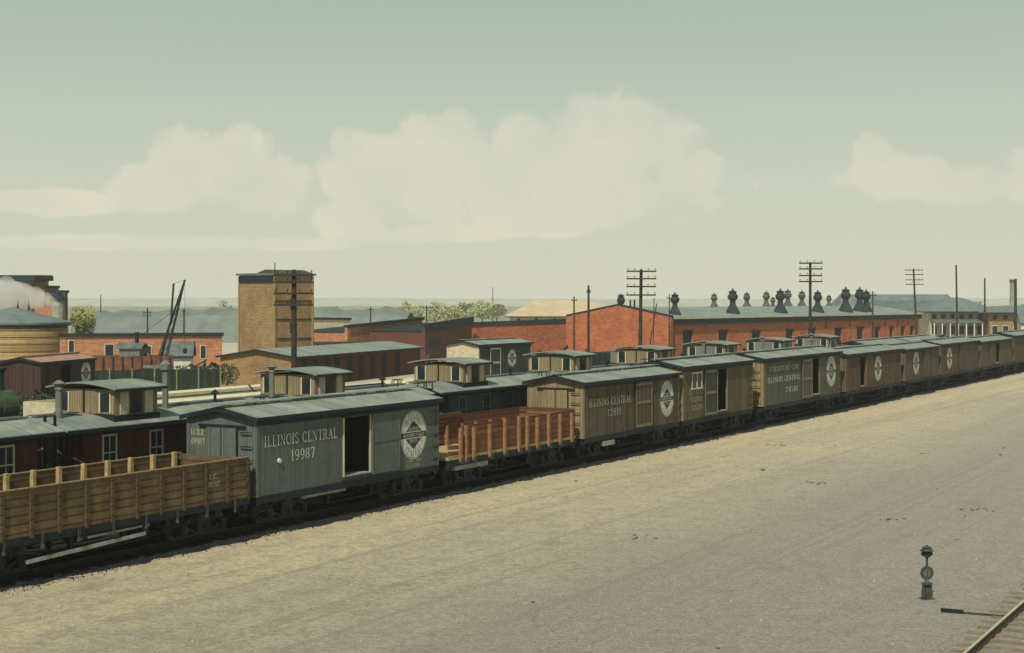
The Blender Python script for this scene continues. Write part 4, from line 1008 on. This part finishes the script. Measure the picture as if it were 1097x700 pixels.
# steam
def steam():
    m, t, b = new_mat('white steam'); t.nodes.remove(b)
    v = nd(t, 'ShaderNodeVolumePrincipled'); v.inputs['Color'].default_value = (.98, .955, .92, 1); v.inputs['Density'].default_value = .5; v.inputs['Anisotropy'].default_value = .2
    o = [n for n in t.nodes if n.type == 'OUTPUT_MATERIAL'][0]; t.links.new(v.outputs[0], o.inputs['Volume'])
    rnd = random.Random(2); b = bmesh.new()
    for px, py, r in ((-14, 312, 2.2), (-4, 318, 2.3), (4, 311, 1.9), (10, 318, 2.1), (20, 314, 1.7), (24, 321, 1.8), (34, 317, 1.4), (40, 322, 1.3), (48, 321, 1.0), (54, 324, .75), (14, 324, 1.8), (60, 326, .5)):
        Y = 178+rnd.uniform(-1.5, 1.5); c = Vector(at(px, Y, zat(py, Y)))
        g = bmesh.ops.create_icosphere(b, subdivisions=3, radius=r)
        for q in g['verts']:
            q.co.z *= .8; q.co += q.co.normalized()*(.16*r*math.sin(q.co.x*4/r+px)*math.sin(q.co.z*5/r+q.co.y*3)); q.co += c
    me = bpy.data.meshes.new('steam'); b.to_mesh(me); b.free(); me.materials.append(m)
    o = link('steam', me)
    rm = o.modifiers.new('merge', 'REMESH'); rm.mode = 'VOXEL'; rm.voxel_size = .25
    tag(o, 'white steam drifting before the brick mill', 'steam', kind='stuff')
steam()

# right hand buildings
def hip_building(name, px, Y, wd, dp, ze, zr, label, wall, roof, ang=0, porch=False, inset=None, wins=8, cat='building'):
    r = empty(name, at(px, Y), R(ang), label, cat); ins = inset or dp/2*1.1
    m = MB(); m.box(0, 0, 0, wd, dp, ze); m.build('wall', M[wall], r)
    o = 1.1; m = MB()
    m.add([(-o, -o, ze), (wd+o, -o, ze), (wd+o, dp+o, ze), (-o, dp+o, ze), (-o, -o, ze+.12), (wd+o, -o, ze+.12), (wd+o, dp+o, ze+.12), (-o, dp+o, ze+.12), (ins, dp/2, zr), (wd-ins, dp/2, zr)],
          [(0,3,2,1), (0,1,5,4), (1,2,6,5), (2,3,7,6), (3,0,4,7), (4,5,9,8), (5,6,9), (6,7,8,9), (7,4,8)]); m.build('roof', M[roof], r)
    m = MB(); m.box(-o, -o-.05, ze-.14, wd+o, -o-.003, ze+.1); m.build('eave_board', M['trimdark'], r)
    for i in range(wins):
        x = (i+.5)*wd/wins-.45
        m = MB(); m.box(x-.08, -.05, .9, x+.98, -.003, 2.6); f = m.build('window', M['whitewall'], r)
        m = MB(); m.box(x, -.07, 1.0, x+.9, -.052, 2.5); m.build('pane', M['glass'], f)
        m = MB(); m.box(x+.1, -.06, ze-1.1, x+.8, -.003, ze-.35); each(m, 'upper_window', M['glass'], r)
    if porch:
        m = MB(); m.prism_x(0, wd, [(-3.0, 3.0), (-.004, 3.5), (-.004, 3.62), (-3.0, 3.12)]); m.build('porch_roof', M['roof2'], r)
        for i in range(9): q = MB(); q.box(i*wd/8-.08, -2.9, 0, i*wd/8+.08, -2.74, 3.0); q.build('porch_post', M['whitewall'], r)
    return r
zz = lambda py, Y: zat(py, Y)
hip_building('station_building', 996, 262, 10.8, 9, zz(334.5, 262), zz(319, 266), 'pale station building with grey hip roof, porch posts and small windows', 'palewall', 'slate2', porch=True, inset=4.2, wins=7)
hip_building('tan_depot', 1060, 258, 9.0, 7, zz(335.5, 258), zz(328, 262), 'tan brick depot under a brown grey roof right of the station', 'brickt', 'slate2', inset=1.5, wins=5)
gable_shed('white_gable_house', at(1094, 240), R(-10), 3.5, 6, 3.2, 5.2, 'white gabled house cut by the right edge of the photo', 'whitewall', 'whitewall', 'slate2')
hip_building('dark_roof_hall', 936, 285, 12.5, 9, 4.2, zz(322, 290), 'low hall with dark grey roof just behind the far end of the workshop', 'greywall', 'roof2', inset=.5, wins=5)
hip_building('long_grey_hall', 905, 330, 24, 12, 5.0, zz(315.5, 336), 'long pale grey roofed hall far behind the workshop', 'greywall', 'slate2', inset=.3, wins=8)
M['creamroof'] = plain('cream tin roofing', (.48, .38, .24, 1), .85, .12, .3)
hip_building('far_cream_hall', 546, 330, 23, 22, 3.2, zz(321.5, 341), 'big cream roofed hall far behind the red brick roundhouse wall', 'palewall', 'creamroof', inset=6, wins=6)
# chimney
Y = 300; r = empty('factory_chimney', at(1084.5, Y), 0, 'tapering grey factory chimney at the right', 'chimney')
m = MB(); m.lathe((0, 0, 0), [(.62, 0), (.45, zat(300, Y)-.5)], 16); m.build('stack', M['greywall'], r)
m = MB(); m.lathe((0, 0, 0), [(.56, zat(300, Y)-.5), (.6, zat(300, Y)), (.45, zat(299.5, Y))], 16); m.build('crown', M['rust'], r)

# ------------------------------------------------------------------ yard at the back: tracks, fence, cars, crane, engine
for i, (tt, sa, sb) in enumerate(((17.0, 8, 120), (28.85, 20, 120), (36.0, 18, 140), (40.5, 18, 140), (45.0, 18, 59))):
    track(sa, sb, tt, ['railway track on the pale ground behind the cabooses, nearest of the back tracks', 'railway track carrying the charcoal box car behind the cabooses',
          'railway track on the pale ground left of the tan shed, nearest of the three there', 'railway track passing in front of the long low shed, middle of three', 'railway track ending before the tan gable of the long shed'][i], zb=.03, tmat=M['coal'] if i < 2 else M['tie'], dark=True)
    if i == 1: bed('track_bed', sa, sb, tt-.95, tt+.75, z=.03, step=.8, rag=.1)
boxcar(60.2, 8.0, 'charcoal box car with cream end and small white emblem, alone behind the blue grey caboose', 'darkgrey', 'cream', t0=27.5, ze=3.75, door=(1.6, 3.1), opened=False, door_at=1.6, emblem_at=5.0, emblem_r=.66, group='box cars standing in the back yard', simple=True)
M['rusty2'] = boards('dark rust boards', (.055, .03, .024, 1), .1, 'v', .25, (.02, .02, .02, 1), .5)
boxcar(0, 7.2, 'rust brown box car with a pinkish roof in front of the round tank', 'rusty2', 'rusty2', t0=43.5, ze=3.3, origin=at(44, 92), rz=R(80), door=(2.4, 3.9), opened=True, door_at=.8, emblem_at=6.0, emblem_r=.7, roofm='pinkroof', group='box cars standing in the back yard', simple=True)

def back_gondola(s0, t0, Ln, mat, label, z1=2.2, origin=None, rz=None):
    r = empty('open_wagon', origin or P(s0, t0), ROT if rz is None else rz, label, 'freight car', 'low wagons standing in the back yard')
    m = MB(); m.box(0, 0, 1.1, Ln, .08, z1); m.box(0, 2.62, 1.1, Ln, 2.7, z1); m.box(0, .082, 1.1, .08, 2.618, z1); m.box(Ln-.08, .082, 1.1, Ln, 2.618, z1); m.box(.082, .082, 1.1, Ln-.082, 2.618, 1.2); m.build('body', M[mat], r)
    m = MB()
    for i in range(9): m.box(.2+i*(Ln-.5)/8, -.08, 1.0, .32+i*(Ln-.5)/8, -.003, z1-.04)
    each(m, 'side_post', M['trimdark'], r)
    underframe(r, Ln); bogie(r, 1.6); bogie(r, Ln-1.6)
back_gondola(69.3, 27.5, 10, 'cupg', 'pale grey low wagon standing right of the charcoal box car', 2.5)
back_gondola(0, 0, 6.6, 'rust', 'rusty red low wagon left of the crane, below the long brick shed', 2.35, origin=at(97, 126), rz=R(12))

def lumber(s0, t0, Ln, W, layers, label, seed):
    rnd = random.Random(seed); r = empty('lumber_stack', P(s0, t0), ROT, label, 'lumber', 'stacks of long pale timber in the yard')
    z = .12
    m = MB()
    for k in range(int(Ln/2.5)+1): m.box(k*2.5, 0, 0, k*2.5+.2, W, .118)
    tag(m.build('bearers', M['tie'], r), kind='stuff')
    for k in range(layers):
        m = MB(); y = rnd.uniform(0, .08)
        while y < W-.3:
            w_ = rnd.uniform(.22, .34); a = rnd.uniform(-.5, .3); m.box(a, y, z, Ln+rnd.uniform(-.8, .3), y+w_-.02, z+.22); y += w_
        m.build('timber_layer', M['timber'], r); z += .30
M['timber'] = plain('pale sawn timber', (.62, .56, .38, 1), .85, .15, 1.5)
lumber(31, 33.0, 15, 2.2, 3, 'long pale timber stack seen between the two nearest tan cupolas', 1)
lumber(36, 42.2, 20, 2.0, 2, 'low long pale timber stack just before the green fence and tan gable', 2)
lumber(60, 33.2, 22, 2.4, 3, 'long pale timber stack before the dark red side of the long shed', 3)
lumber(76, 37.8, 18, 2.0, 2, 'pale timber stack farthest right before the end of the long shed', 4)
# crane
def crane():
    Y = 128; o = at(157, Y); r = empty('steam_crane', o, R(0), 'steam wrecking crane with grey cab, chimney and raised lattice boom', 'crane')
    m = MB(); m.box(-2.4, -1.2, .95, 1.8, 1.2, 1.3); m.lathe((.2, 0, 1.3), [(1.0, 0), (1.0, .25)], 20); m.build('deck', M['iron'], r)
    m = MB(); m.box(-2.0, -1.1, 1.6, -.3, 1.1, 3.0); m.box(-2.05, -1.15, 1.35, 1.4, 1.15, 1.6); m.build('cab', M['cupg'], r)
    m = MB(); m.prism_x(-2.3, -.1, [(-1.3, 2.95), (0, 3.35), (1.3, 2.95), (1.3, 3.05), (0, 3.45), (-1.3, 3.05)]); m.build('cab_roof', M['roof2'], r)
    m = MB(); m.lathe((-.8, 0, 3.2), [(.16, 0), (.16, .9), (.2, .95), (.2, 1.1)], 10); m.build('chimney', M['iron'], r)
    m = MB(); m.tube((.5, -.5, 1.95), (.5, .5, 1.95), .42, n=14); m.tube((1.05, -.5, 1.9), (1.05, .5, 1.9), .3, n=14); m.lathe((.1, 0, 1.6), [(.3, 0), (.3, .8), (.1, 1.0)], 12); m.build('winch', M['rust'], r)
    # boom
    a0 = Vector((1.1, 0, 1.7)); top = Vector((at(198, Y)[0]-o[0], 0, zat(300, Y)))
    m = MB()
    for sy in (-.35, .35):
        for off in (-.25, .42):
            m.bar(a0+Vector((off, sy, 0)), top+Vector((0, sy*.3, 0)), .085)
        for k in range(9):
            p = a0.lerp(top, k/9); q = a0.lerp(top, (k+1)/9)
            m.bar(p+Vector((-.25+.027*k, sy*(1-.07*k), 0)), q+Vector((.42-.046*k, sy*(1-.07*k), 0)), .035)
    m.build('boom', M['iron'], r)
    m = MB(); mt = Vector((at(186, Y)[0]-o[0], 0, zat(304, Y))); m.bar((2.05, 0, zat(340, Y)), tuple(mt), .14); m.bar((1.2, 0, 1.9), (2.05, 0, zat(340, Y)), .10); m.build('mast', M['iron'], r)
    m = MB(); m.tube(tuple(mt), tuple(top), .015, n=5); m.tube((-1.6, 0, 3.2), tuple(top.lerp(a0, .35)), .02, n=5); m.tube(tuple(top), (top.x+.02, 0, 3.0), .014, n=5); m.build('cable', M['iron'], r)
    m = MB(); m.lathe((top.x+.02, 0, 2.5), [(.05, 0), (.18, .12), (.18, .38), (.05, .5)], 10); m.build('hook_block', M['iron'], r)
    for wx in (-1.8, -.9, .2, 1.1):
        for wy in (-.75, .75):
            w_ = link('wheel', WHL, r, (wx, wy, .46))
crane()
# two small piles of scrap near crane (pale tarpaulined load)
def scrap(px, Y, label, n=26, seed=1, w=2.4, mat='iron'):
    rnd = random.Random(seed); m = MB()
    for i in range(n):
        a = Vector((rnd.uniform(-w, w), rnd.uniform(-1.2, 1.2), rnd.uniform(.1, 1.2))); b = a+Vector((rnd.uniform(-1.2, 1.2), rnd.uniform(-1, 1), rnd.uniform(-.1, .7)))
        m.bar(a, b, rnd.uniform(.05, .22), rnd.uniform(.05, .3))
    for i in range(7):
        m.box(*(lambda x, y, s: (x-s, y-s, 0, x+s, y+s, s*1.6))(rnd.uniform(-w, w), rnd.uniform(-1, 1), rnd.uniform(.25, .6)))
    tag(m.build('scrap_heap', M[mat], loc=at(px, Y)), label, 'scrap', kind='stuff')
scrap(234, 134, 'heap of dark iron scrap beside the tan gable of the long shed', seed=3)
scrap(352, 165, 'low heap of scrap between the tower and the brick roundhouse', seed=5, w=3)
scrap(615, 168, 'dark scrap heap at the foot of the red brick gable', seed=9, w=3.4, n=40)
scrap(1000, 235, 'dark heap of car parts beside the far end of the workshop', seed=13, w=2.5, n=40)
scrap(48, 92, 'dark heap of scrap iron behind the red caboose, at the left', seed=17, w=3, n=50)

scrap(300, 104, 'low dark heap between the first two rows of track, before the long shed', seed=23, w=2.2, n=18)
scrap(20, 96, 'dark tangle of iron below the round tank', seed=29, w=4, n=70)
scrap(66, 104, 'dark tangle of iron left of the light green fence', seed=31, w=2.4, n=40)
scrap(470, 150, 'rusty heap at the foot of the dark brick roundhouse stall', seed=37, w=3.5, n=40, mat='rust')
scrap(580, 118, 'pile of grey iron plates right of the charcoal box car', seed=41, w=3.5, n=50, mat='wheel')
back_gondola(82, 31.5, 9, 'darkgrey', 'dark low wagon before the red brick gable', 2.2)
back_gondola(94, 31.5, 9, 'cupg', 'pale low wagon before the near corner of the workshop', 2.1)
back_gondola(0, 0, 5, 'darkgrey', 'dark low wagon right of the tan tower, behind the long shed', 2.6, origin=at(338, 158), rz=R(12))
# fence and hedge
def fence(px0, Y0, px1, Y1, h, mat, label, n=6):
    A = Vector(at(px0, Y0)); B = Vector(at(px1, Y1)); d = B-A; r = empty('board_fence', tuple(A), math.atan2(d.y, d.x), label, 'fence', 'green board fences')
    Ln = d.length; m = MB(); x = 0; rnd = random.Random(4)
    while x < Ln: m.box(x, 0, .02, min(Ln, x+.155), .03, h+rnd.uniform(-.03, .03)); x += .16
    m.build('boards', M[mat], r)
    for i in range(n+1): q = MB(); q.box(i*Ln/n-.05, -.11, 0, i*Ln/n+.05, -.003, h+.12); q.build('post', M['greenl'], r)
fence(93, 115, 236, 118, 1.72, 'fence', 'dark green board fence in front of the crane and the long brick shed', 6)
fence(68, 115, 92.5, 115, 1.85, 'fencel', 'short light green stretch of board fence at the left of the dark one', 1)

def leaf_cloud(m, c, rx, ry, rz, n, size, rnd):
    for i in range(n):
        while True:
            p = Vector((rnd.uniform(-1, 1), rnd.uniform(-1, 1), rnd.uniform(-1, 1)))
            if .25 < p.length < 1: break
        p = p.normalized()*(p.length**.5); p = Vector((c[0]+p.x*rx, c[1]+p.y*ry, c[2]+p.z*rz))
        a = Vector((rnd.gauss(0, 1), rnd.gauss(0, 1), rnd.gauss(0, 1))).normalized(); b = a.orthogonal().normalized(); s = size*rnd.uniform(.6, 1.3)
        m.add([p-a*s, p+b*s*.6, p+a*s, p-b*s*.6], [(0,1,2,3)])
def tree(px, Y, h, w, label, leaf, group, seed, n=900, size=.16):
    rnd = random.Random(seed); r = empty('tree', at(px, Y), rnd.uniform(0, 6), label, 'tree', group)
    m = MB(); m.tube((0, 0, -.1), (.1, 0, h*.55), .18, .1, 8)
    for k in range(6):
        a = rnd.uniform(0, 6.28); m.tube((.05, 0, h*(.25+.05*k)), (math.cos(a)*w*.3, math.sin(a)*w*.3, h*(.5+.06*k)), .07, .02, 6)
    m.build('trunk', M['bark'], r)
    m = MB()
    for k in range(13):
        a = rnd.uniform(0, 6.28); q = rnd.uniform(.0, .36); z = h*rnd.uniform(.38, .86); cr = w*rnd.uniform(.16, .27)
        leaf_cloud(m, (math.cos(a)*q*w, math.sin(a)*q*w, z), cr, cr, cr*.8, n//13, size, rnd)
    m.build('crown', M[leaf], r)
tree(90, 205, 6.5, 5.2, 'round yellow green tree right of the brick mill and its turret', 'leafy', 'trees behind the yard', 1, 2600, .17)
for i, (px, tp, wd) in enumerate(((432, 320, 4.5), (446, 322, 4), (466, 320.5, 5.5), (484, 322, 4), (500, 321, 4.5), (517, 320, 5), (532, 322, 3.5))):
    Y = 380+(i*37) % 50; h = zat(tp+3.5, Y)
    tree(px, Y, h, wd*1.6, ['yellow green tree, leftmost of the row behind the roundhouse', 'yellow green tree, second from the left in the row behind the roundhouse', 'broad yellow green tree behind the dark roundhouse stall', 'yellow green tree, fourth from the left in the row behind the roundhouse',
         'yellow green tree, third from the right in the row behind the roundhouse', 'yellow green tree just left of the thin faint pole', 'small yellow green tree just left of the cream roofed hall'][i], 'leafp', 'trees behind the yard', 20+i, 1500, .3)
# hedge on the fence, bushes
m = MB(); rnd = random.Random(8); o = at(218, 118.8)
for k in range(9): leaf_cloud(m, (-2.2+k*.55, 0, 1.25), .6, .6, rnd.uniform(.6, .9), 240, .09, rnd)
tag(m.build('shrub', M['leafd'], loc=o), 'dark green shrubs growing along the right part of the green fence', 'shrub')
m = MB(); o = at(22, 84)
for k in range(10): leaf_cloud(m, (-2.6+k*.55, rnd.uniform(-.6, .6), .8+rnd.uniform(0, .6)), .8, .8, .7, 260, .08, rnd)
tag(m.build('shrub', M['leafd'], loc=o), 'dark green bushes at the left edge behind the red caboose', 'shrub')

# engine at the left edge
def engine():
    r = empty('steam_locomotive', P(7.3, 25), ROT, 'old dark green steam locomotive at the left edge behind the cabooses', 'locomotive')
    m = MB(); m.tube((2.2, 1.35, 2.1), (6.6, 1.35, 2.1), .72, n=24); m.tube((6.6, 1.35, 2.1), (7.5, 1.35, 2.1), .78, n=24); m.build('boiler', M['green'], r)
    m = MB()
    for x in (2.9, 4.0, 5.1, 6.2): m.tube((x, 1.35, 2.1), (x+.07, 1.35, 2.1), .74, n=24)
    m.build('boiler_band', M['wheel'], r)
    m = MB(); m.box(.4, .1, 1.3, 2.3, .18, 3.3); m.box(.4, 2.52, 1.3, 2.3, 2.6, 3.3); m.box(2.22, .182, 1.3, 2.3, 2.518, 3.3); m.build('cab', M['greenl'], r)
    m = MB(); m.prism_x(.1, 2.6, [(-.1, 3.25), (1.35, 3.6), (2.8, 3.25), (2.8, 3.33), (1.35, 3.68), (-.1, 3.33)]); m.build('cab_roof', M['roof2'], r)
    m = MB(); m.box(.8, .06, 2.4, 1.8, .098, 3.0); m.build('cab_window', M['glass'], r)
    m = MB(); m.lathe((7.0, 1.35, 2.8), [(.24, 0), (.2, .9), (.32, 1.0), (.32, 1.1)], 14); m.build('smokestack', M['iron'], r)
    m = MB(); m.lathe((4.4, 1.35, 2.7), [(.36, 0), (.36, .5), (.2, .7), (.05, .75)], 14); m.build('steam_dome', M['greenl'], r)
    m = MB(); m.lathe((5.7, 1.35, 2.7), [(.3, 0), (.3, .45), (.1, .62)], 14); m.build('sand_dome', M['green'], r)
    m = MB(); m.box(.2, .2, 1.1, 8.2, 2.5, 1.28); m.box(8.2, .3, .8, 8.5, 2.4, 1.3); m.tube((7.0, .2, .85), (8.0, .2, .85), .3, n=12); m.build('footplate', M['iron'], r)
    for x in (1.9, 3.3, 4.7):
        for y in (.62, 2.08): w_ = link('driving_wheel', WHL, r, (x, y, .72)); w_.scale = (1.35, 1, 1.35)
    for x in (6.5, 7.6):
        for y in (.62, 2.08): link('wheel', WHL, r, (x, y, .5))
engine()
# coal bunker / white lime bin behind second caboose
r = empty('white_bin', P(1.7, 9.7), ROT, 'cream white board bin with upright posts left of the first tan cupola', 'bin')
m = MB(); m.box(0, 0, 0, 1.5, .1, 3.55); m.box(0, 1.7, 0, 1.5, 1.8, 3.55); m.box(0, .102, 0, .1, 1.698, 3.55); m.box(1.4, .102, 0, 1.5, 1.698, 3.55); m.box(.102, .102, 0, 1.398, 1.698, 3.3); m.build('bin_wall', M['cream'], r)
m = MB()
for y in (.3, 1.2, 2.1): m.box(-.08, y, 0, -.003, y+.1, 3.1)
each(m, 'bin_post', M['trimdark'], r)

# ------------------------------------------------------------------ foreground: switch stand, siding
def switch_stand():
    Y = 7.1*F/(642-HZ); r = empty('switch_stand', at(993, Y), R(15), 'dark iron switch stand with round target and lamp top, alone on the gravel', 'switch stand')
    m = MB(); 
    for sx in (-.10, .10): m.bar((sx, 0, 0), (sx*.8, 0, .36), .035, .08)
    m.box(-.16, -.10, .0, .16, .10, .025); m.box(-.11, -.07, .34, .11, .07, .39); m.box(-.035, -.02, .025, .035, .02, .34); m.build('base', M['ironf'], r)
    m = MB(); m.lathe((0, 0, .38), [(.075, 0), (.045, .06), (.03, .12), (.03, .62), (.05, .64)], 10); m.build('spindle', M['ironf'], r)
    m = MB(); n = 24; z = .62
    m.tube((0, -.02, z), (0, .02, z), .165, n=24); m.mat(1).tube((0, -.026, z), (0, .026, z), .10, n=20); m.build('target', [M['ironf'], M['targetc']], r)
    m = MB(); m.lathe((0, 0, .98), [(.04, 0), (.085, .03), (.085, .12), (.15, .15), (.17, .17), (.10, .21), (.11, .24), (.06, .27), (.02, .30)], 12); lm = m.build('lamp', M['ironf'], r)
    m = MB(); m.tube((0, -.13, 1.07), (0, .13, 1.07), .045, n=10); m.tube((-.13, 0, 1.07), (.13, 0, 1.07), .045, n=10); m.build('lens', M['glass'], lm)
M['ironf'] = plain('weathered iron', (.05, .06, .055, 1), .6, .5, 12)
M['targetc'] = plain('dull green target', (.10, .13, .11, 1), .6, .3, 10)
switch_stand()
# siding in the corner: rail head passes (1040,700) and (1097,652)
Yr = 7.1*F/(700-HZ); Xr = (1043-548.5)/F*Yr
s_r = D[0]*(Xr-P0[0])+D[1]*(Yr-P0[1]); t_r = NV[0]*(Xr-P0[0])+NV[1]*(Yr-P0[1])
track(s_r-10, s_r+8.6, t_r-.7175, 'short siding with pale sleepers in the bottom right corner', zb=-.02)
Ya = 7.1*F/(656-HZ); a = at(1008, Ya); b = at(1032, 7.1*F/(658.5-HZ)); c1 = at(1039, 7.1*F/(658.8-HZ)); c2 = at(1082, 7.1*F/(662-HZ))
r = empty('switch_rod', a, math.atan2(c2[1]-a[1], c2[0]-a[0]), 'dark iron switch rod lying on the gravel between the stand and the siding', 'rod')
Lr = (Vector(c2)-Vector(a)).length
m = MB(); m.box(0, -.03, .01, Lr*.33, .03, .09); m.build('thick_end', M['trimdark'], r)
m = MB(); m.box(Lr*.33+.003, -.015, .012, Lr, .015, .05); m.build('thin_end', M['rail'], r)
# a few stones and dirt clods
rnd = random.Random(21); m = MB()
for i in range(900):
    s = rnd.uniform(-20, 60); t = -rnd.uniform(.6, 22); x, y, _ = P(s, t)
    if y < 25: continue
    q = rnd.uniform(.012, .045); m.lathe((x, y, 0), [(q, 0), (q*.9, q*.6), (q*.3, q)], 5)
tag(m.build('pebbles', plain('pebbles', (.30, .27, .2, 1), .95, .3, 3)), 'scattered pebbles on the open gravel', 'pebbles', kind='stuff')
m = MB(); rnd = random.Random(77)
for i in range(28):
    s = rnd.uniform(-22, 50); t = -rnd.uniform(.5, 21)
    for k in range(rnd.choice((1, 1, 2, 5))):
        x, y, _ = P(s+rnd.gauss(0, .25), t+rnd.gauss(0, .25))
        if y < 24: continue
        a = rnd.uniform(0, 3.1); l = rnd.uniform(.02, .11)
        m.bar((x-math.cos(a)*l, y-math.sin(a)*l, .012), (x+math.cos(a)*l, y+math.sin(a)*l, .016), rnd.uniform(.015, .04), .02)
tag(m.build('litter', M['bark']), 'dark chips and splinters strewn over the open gravel', 'litter', kind='stuff')
# cinder lumps along the edge of the bed
m = MB()
for i in range(7000):
    s = rnd.uniform(-14, 60); t = .15-abs(rnd.gauss(0, .26)); x, y, _ = P(s, t); q = rnd.uniform(.008, .028)
    m.lathe((x, y, 0), [(q, 0), (q*.9, q*.7), (q*.3, q*1.1)], 5)
tag(m.build('cinders', M['coal']), 'loose black cinders along the edge of the train bed', 'cinders', kind='stuff')

# ------------------------------------------------------------------ far country
def ridge(name, Y, pts, mat, depth=60, step=3, rough=.5, seed=1, label=None, cat=None, kind='structure', leaf=None):
    rnd = random.Random(seed); v = []; f = []; xs = []
    x0 = (pts[0][0]-548.5)/F*Y; x1 = (pts[-1][0]-548.5)/F*Y; n = int((x1-x0)/step)
    for i in range(n+1):
        x = x0+(x1-x0)*i/n; px = x/Y*F+548.5
        for (pa, ya), (pb, yb) in zip(pts, pts[1:]):
            if pa <= px <= pb: py = ya+(yb-ya)*(px-pa)/max(1e-6, pb-pa); break
        z = max(.3, zat(py, Y)+rnd.uniform(-rough, rough))
        v += [(x, Y-depth*.5, 0), (x, Y-depth*.3+rnd.uniform(-.3, .3), z*.8), (x, Y, z), (x, Y+depth, z*.4)]
    for i in range(n):
        for k in range(3): a = i*4+k; f.append((a, a+4, a+5, a+1))
    o = MB().add(v, f).build(name, mat); tag(o, label, cat, kind=kind); return o
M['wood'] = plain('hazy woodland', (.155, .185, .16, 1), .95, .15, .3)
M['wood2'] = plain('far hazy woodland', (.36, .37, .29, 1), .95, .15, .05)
M['field'] = plain('far fields', (.12, .13, .08, 1), .95, .3, .02)
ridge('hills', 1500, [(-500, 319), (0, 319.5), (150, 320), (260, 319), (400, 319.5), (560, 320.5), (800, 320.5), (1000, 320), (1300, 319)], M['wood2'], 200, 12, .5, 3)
ridge('low_hill', 262, [(96, 340), (104, 334), (150, 333.5), (200, 331), (252, 330), (300, 329), (372, 331), (420, 329), (440, 333)], M['wood'], 30, 1.4, .28, 5)
ridge('low_rise', 420, [(1050, 334), (1075, 327), (1110, 326), (1200, 329)], M['wood'], 30, 2.0, .45, 6)
# bare trees on the rise
def bare_tree(px, Y, h, label, seed):
    rnd = random.Random(seed); m = MB()
    def br(p, d, l, r_, k):
        q = p+d*l; m.tube(p, q, r_, r_*.6, 5, caps=False)
        if k == 0: return
        for i in range(3):
            dd = (d+Vector((rnd.uniform(-.8, .8), rnd.uniform(-.8, .8), rnd.uniform(-.1, .5)))).normalized(); br(q, dd, l*.68, r_*.6, k-1)
    br(Vector((0, 0, 0)), Vector((0, 0, 1)), h*.32, .16, 4)
    r = empty('bare_tree', at(px, Y), 0, label, 'tree', 'bare trees'); m.build('trunk', M['bark'], r)
bare_tree(240, 330, zat(315, 330), 'faint bare tree just left of the tan tower', 2)
bare_tree(362, 330, zat(322, 330), 'bare tree above the pale warehouse', 4)
bare_tree(1035, 330, zat(313, 330), 'bare tree behind the station roof, right of the tall bare pole', 6)
bare_tree(1048, 330, zat(315, 330), 'bare tree behind the station roof, the more distant from the tall bare pole', 7)

# ------------------------------------------------------------------ haze
m, t, b = new_mat('yard haze'); t.nodes.remove(b)
v = nd(t, 'ShaderNodeVolumePrincipled'); v.inputs['Color'].default_value = (.96, .975, .945, 1); v.inputs['Density'].default_value = .00026; v.inputs['Anisotropy'].default_value = 0
o = [n for n in t.nodes if n.type == 'OUTPUT_MATERIAL'][0]; t.links.new(v.outputs[0], o.inputs['Volume'])
tag(MB().box(-1500, -200, -1, 1500, 1750, 14).build('haze', m), 'pale haze over the yard', 'haze', kind='stuff')
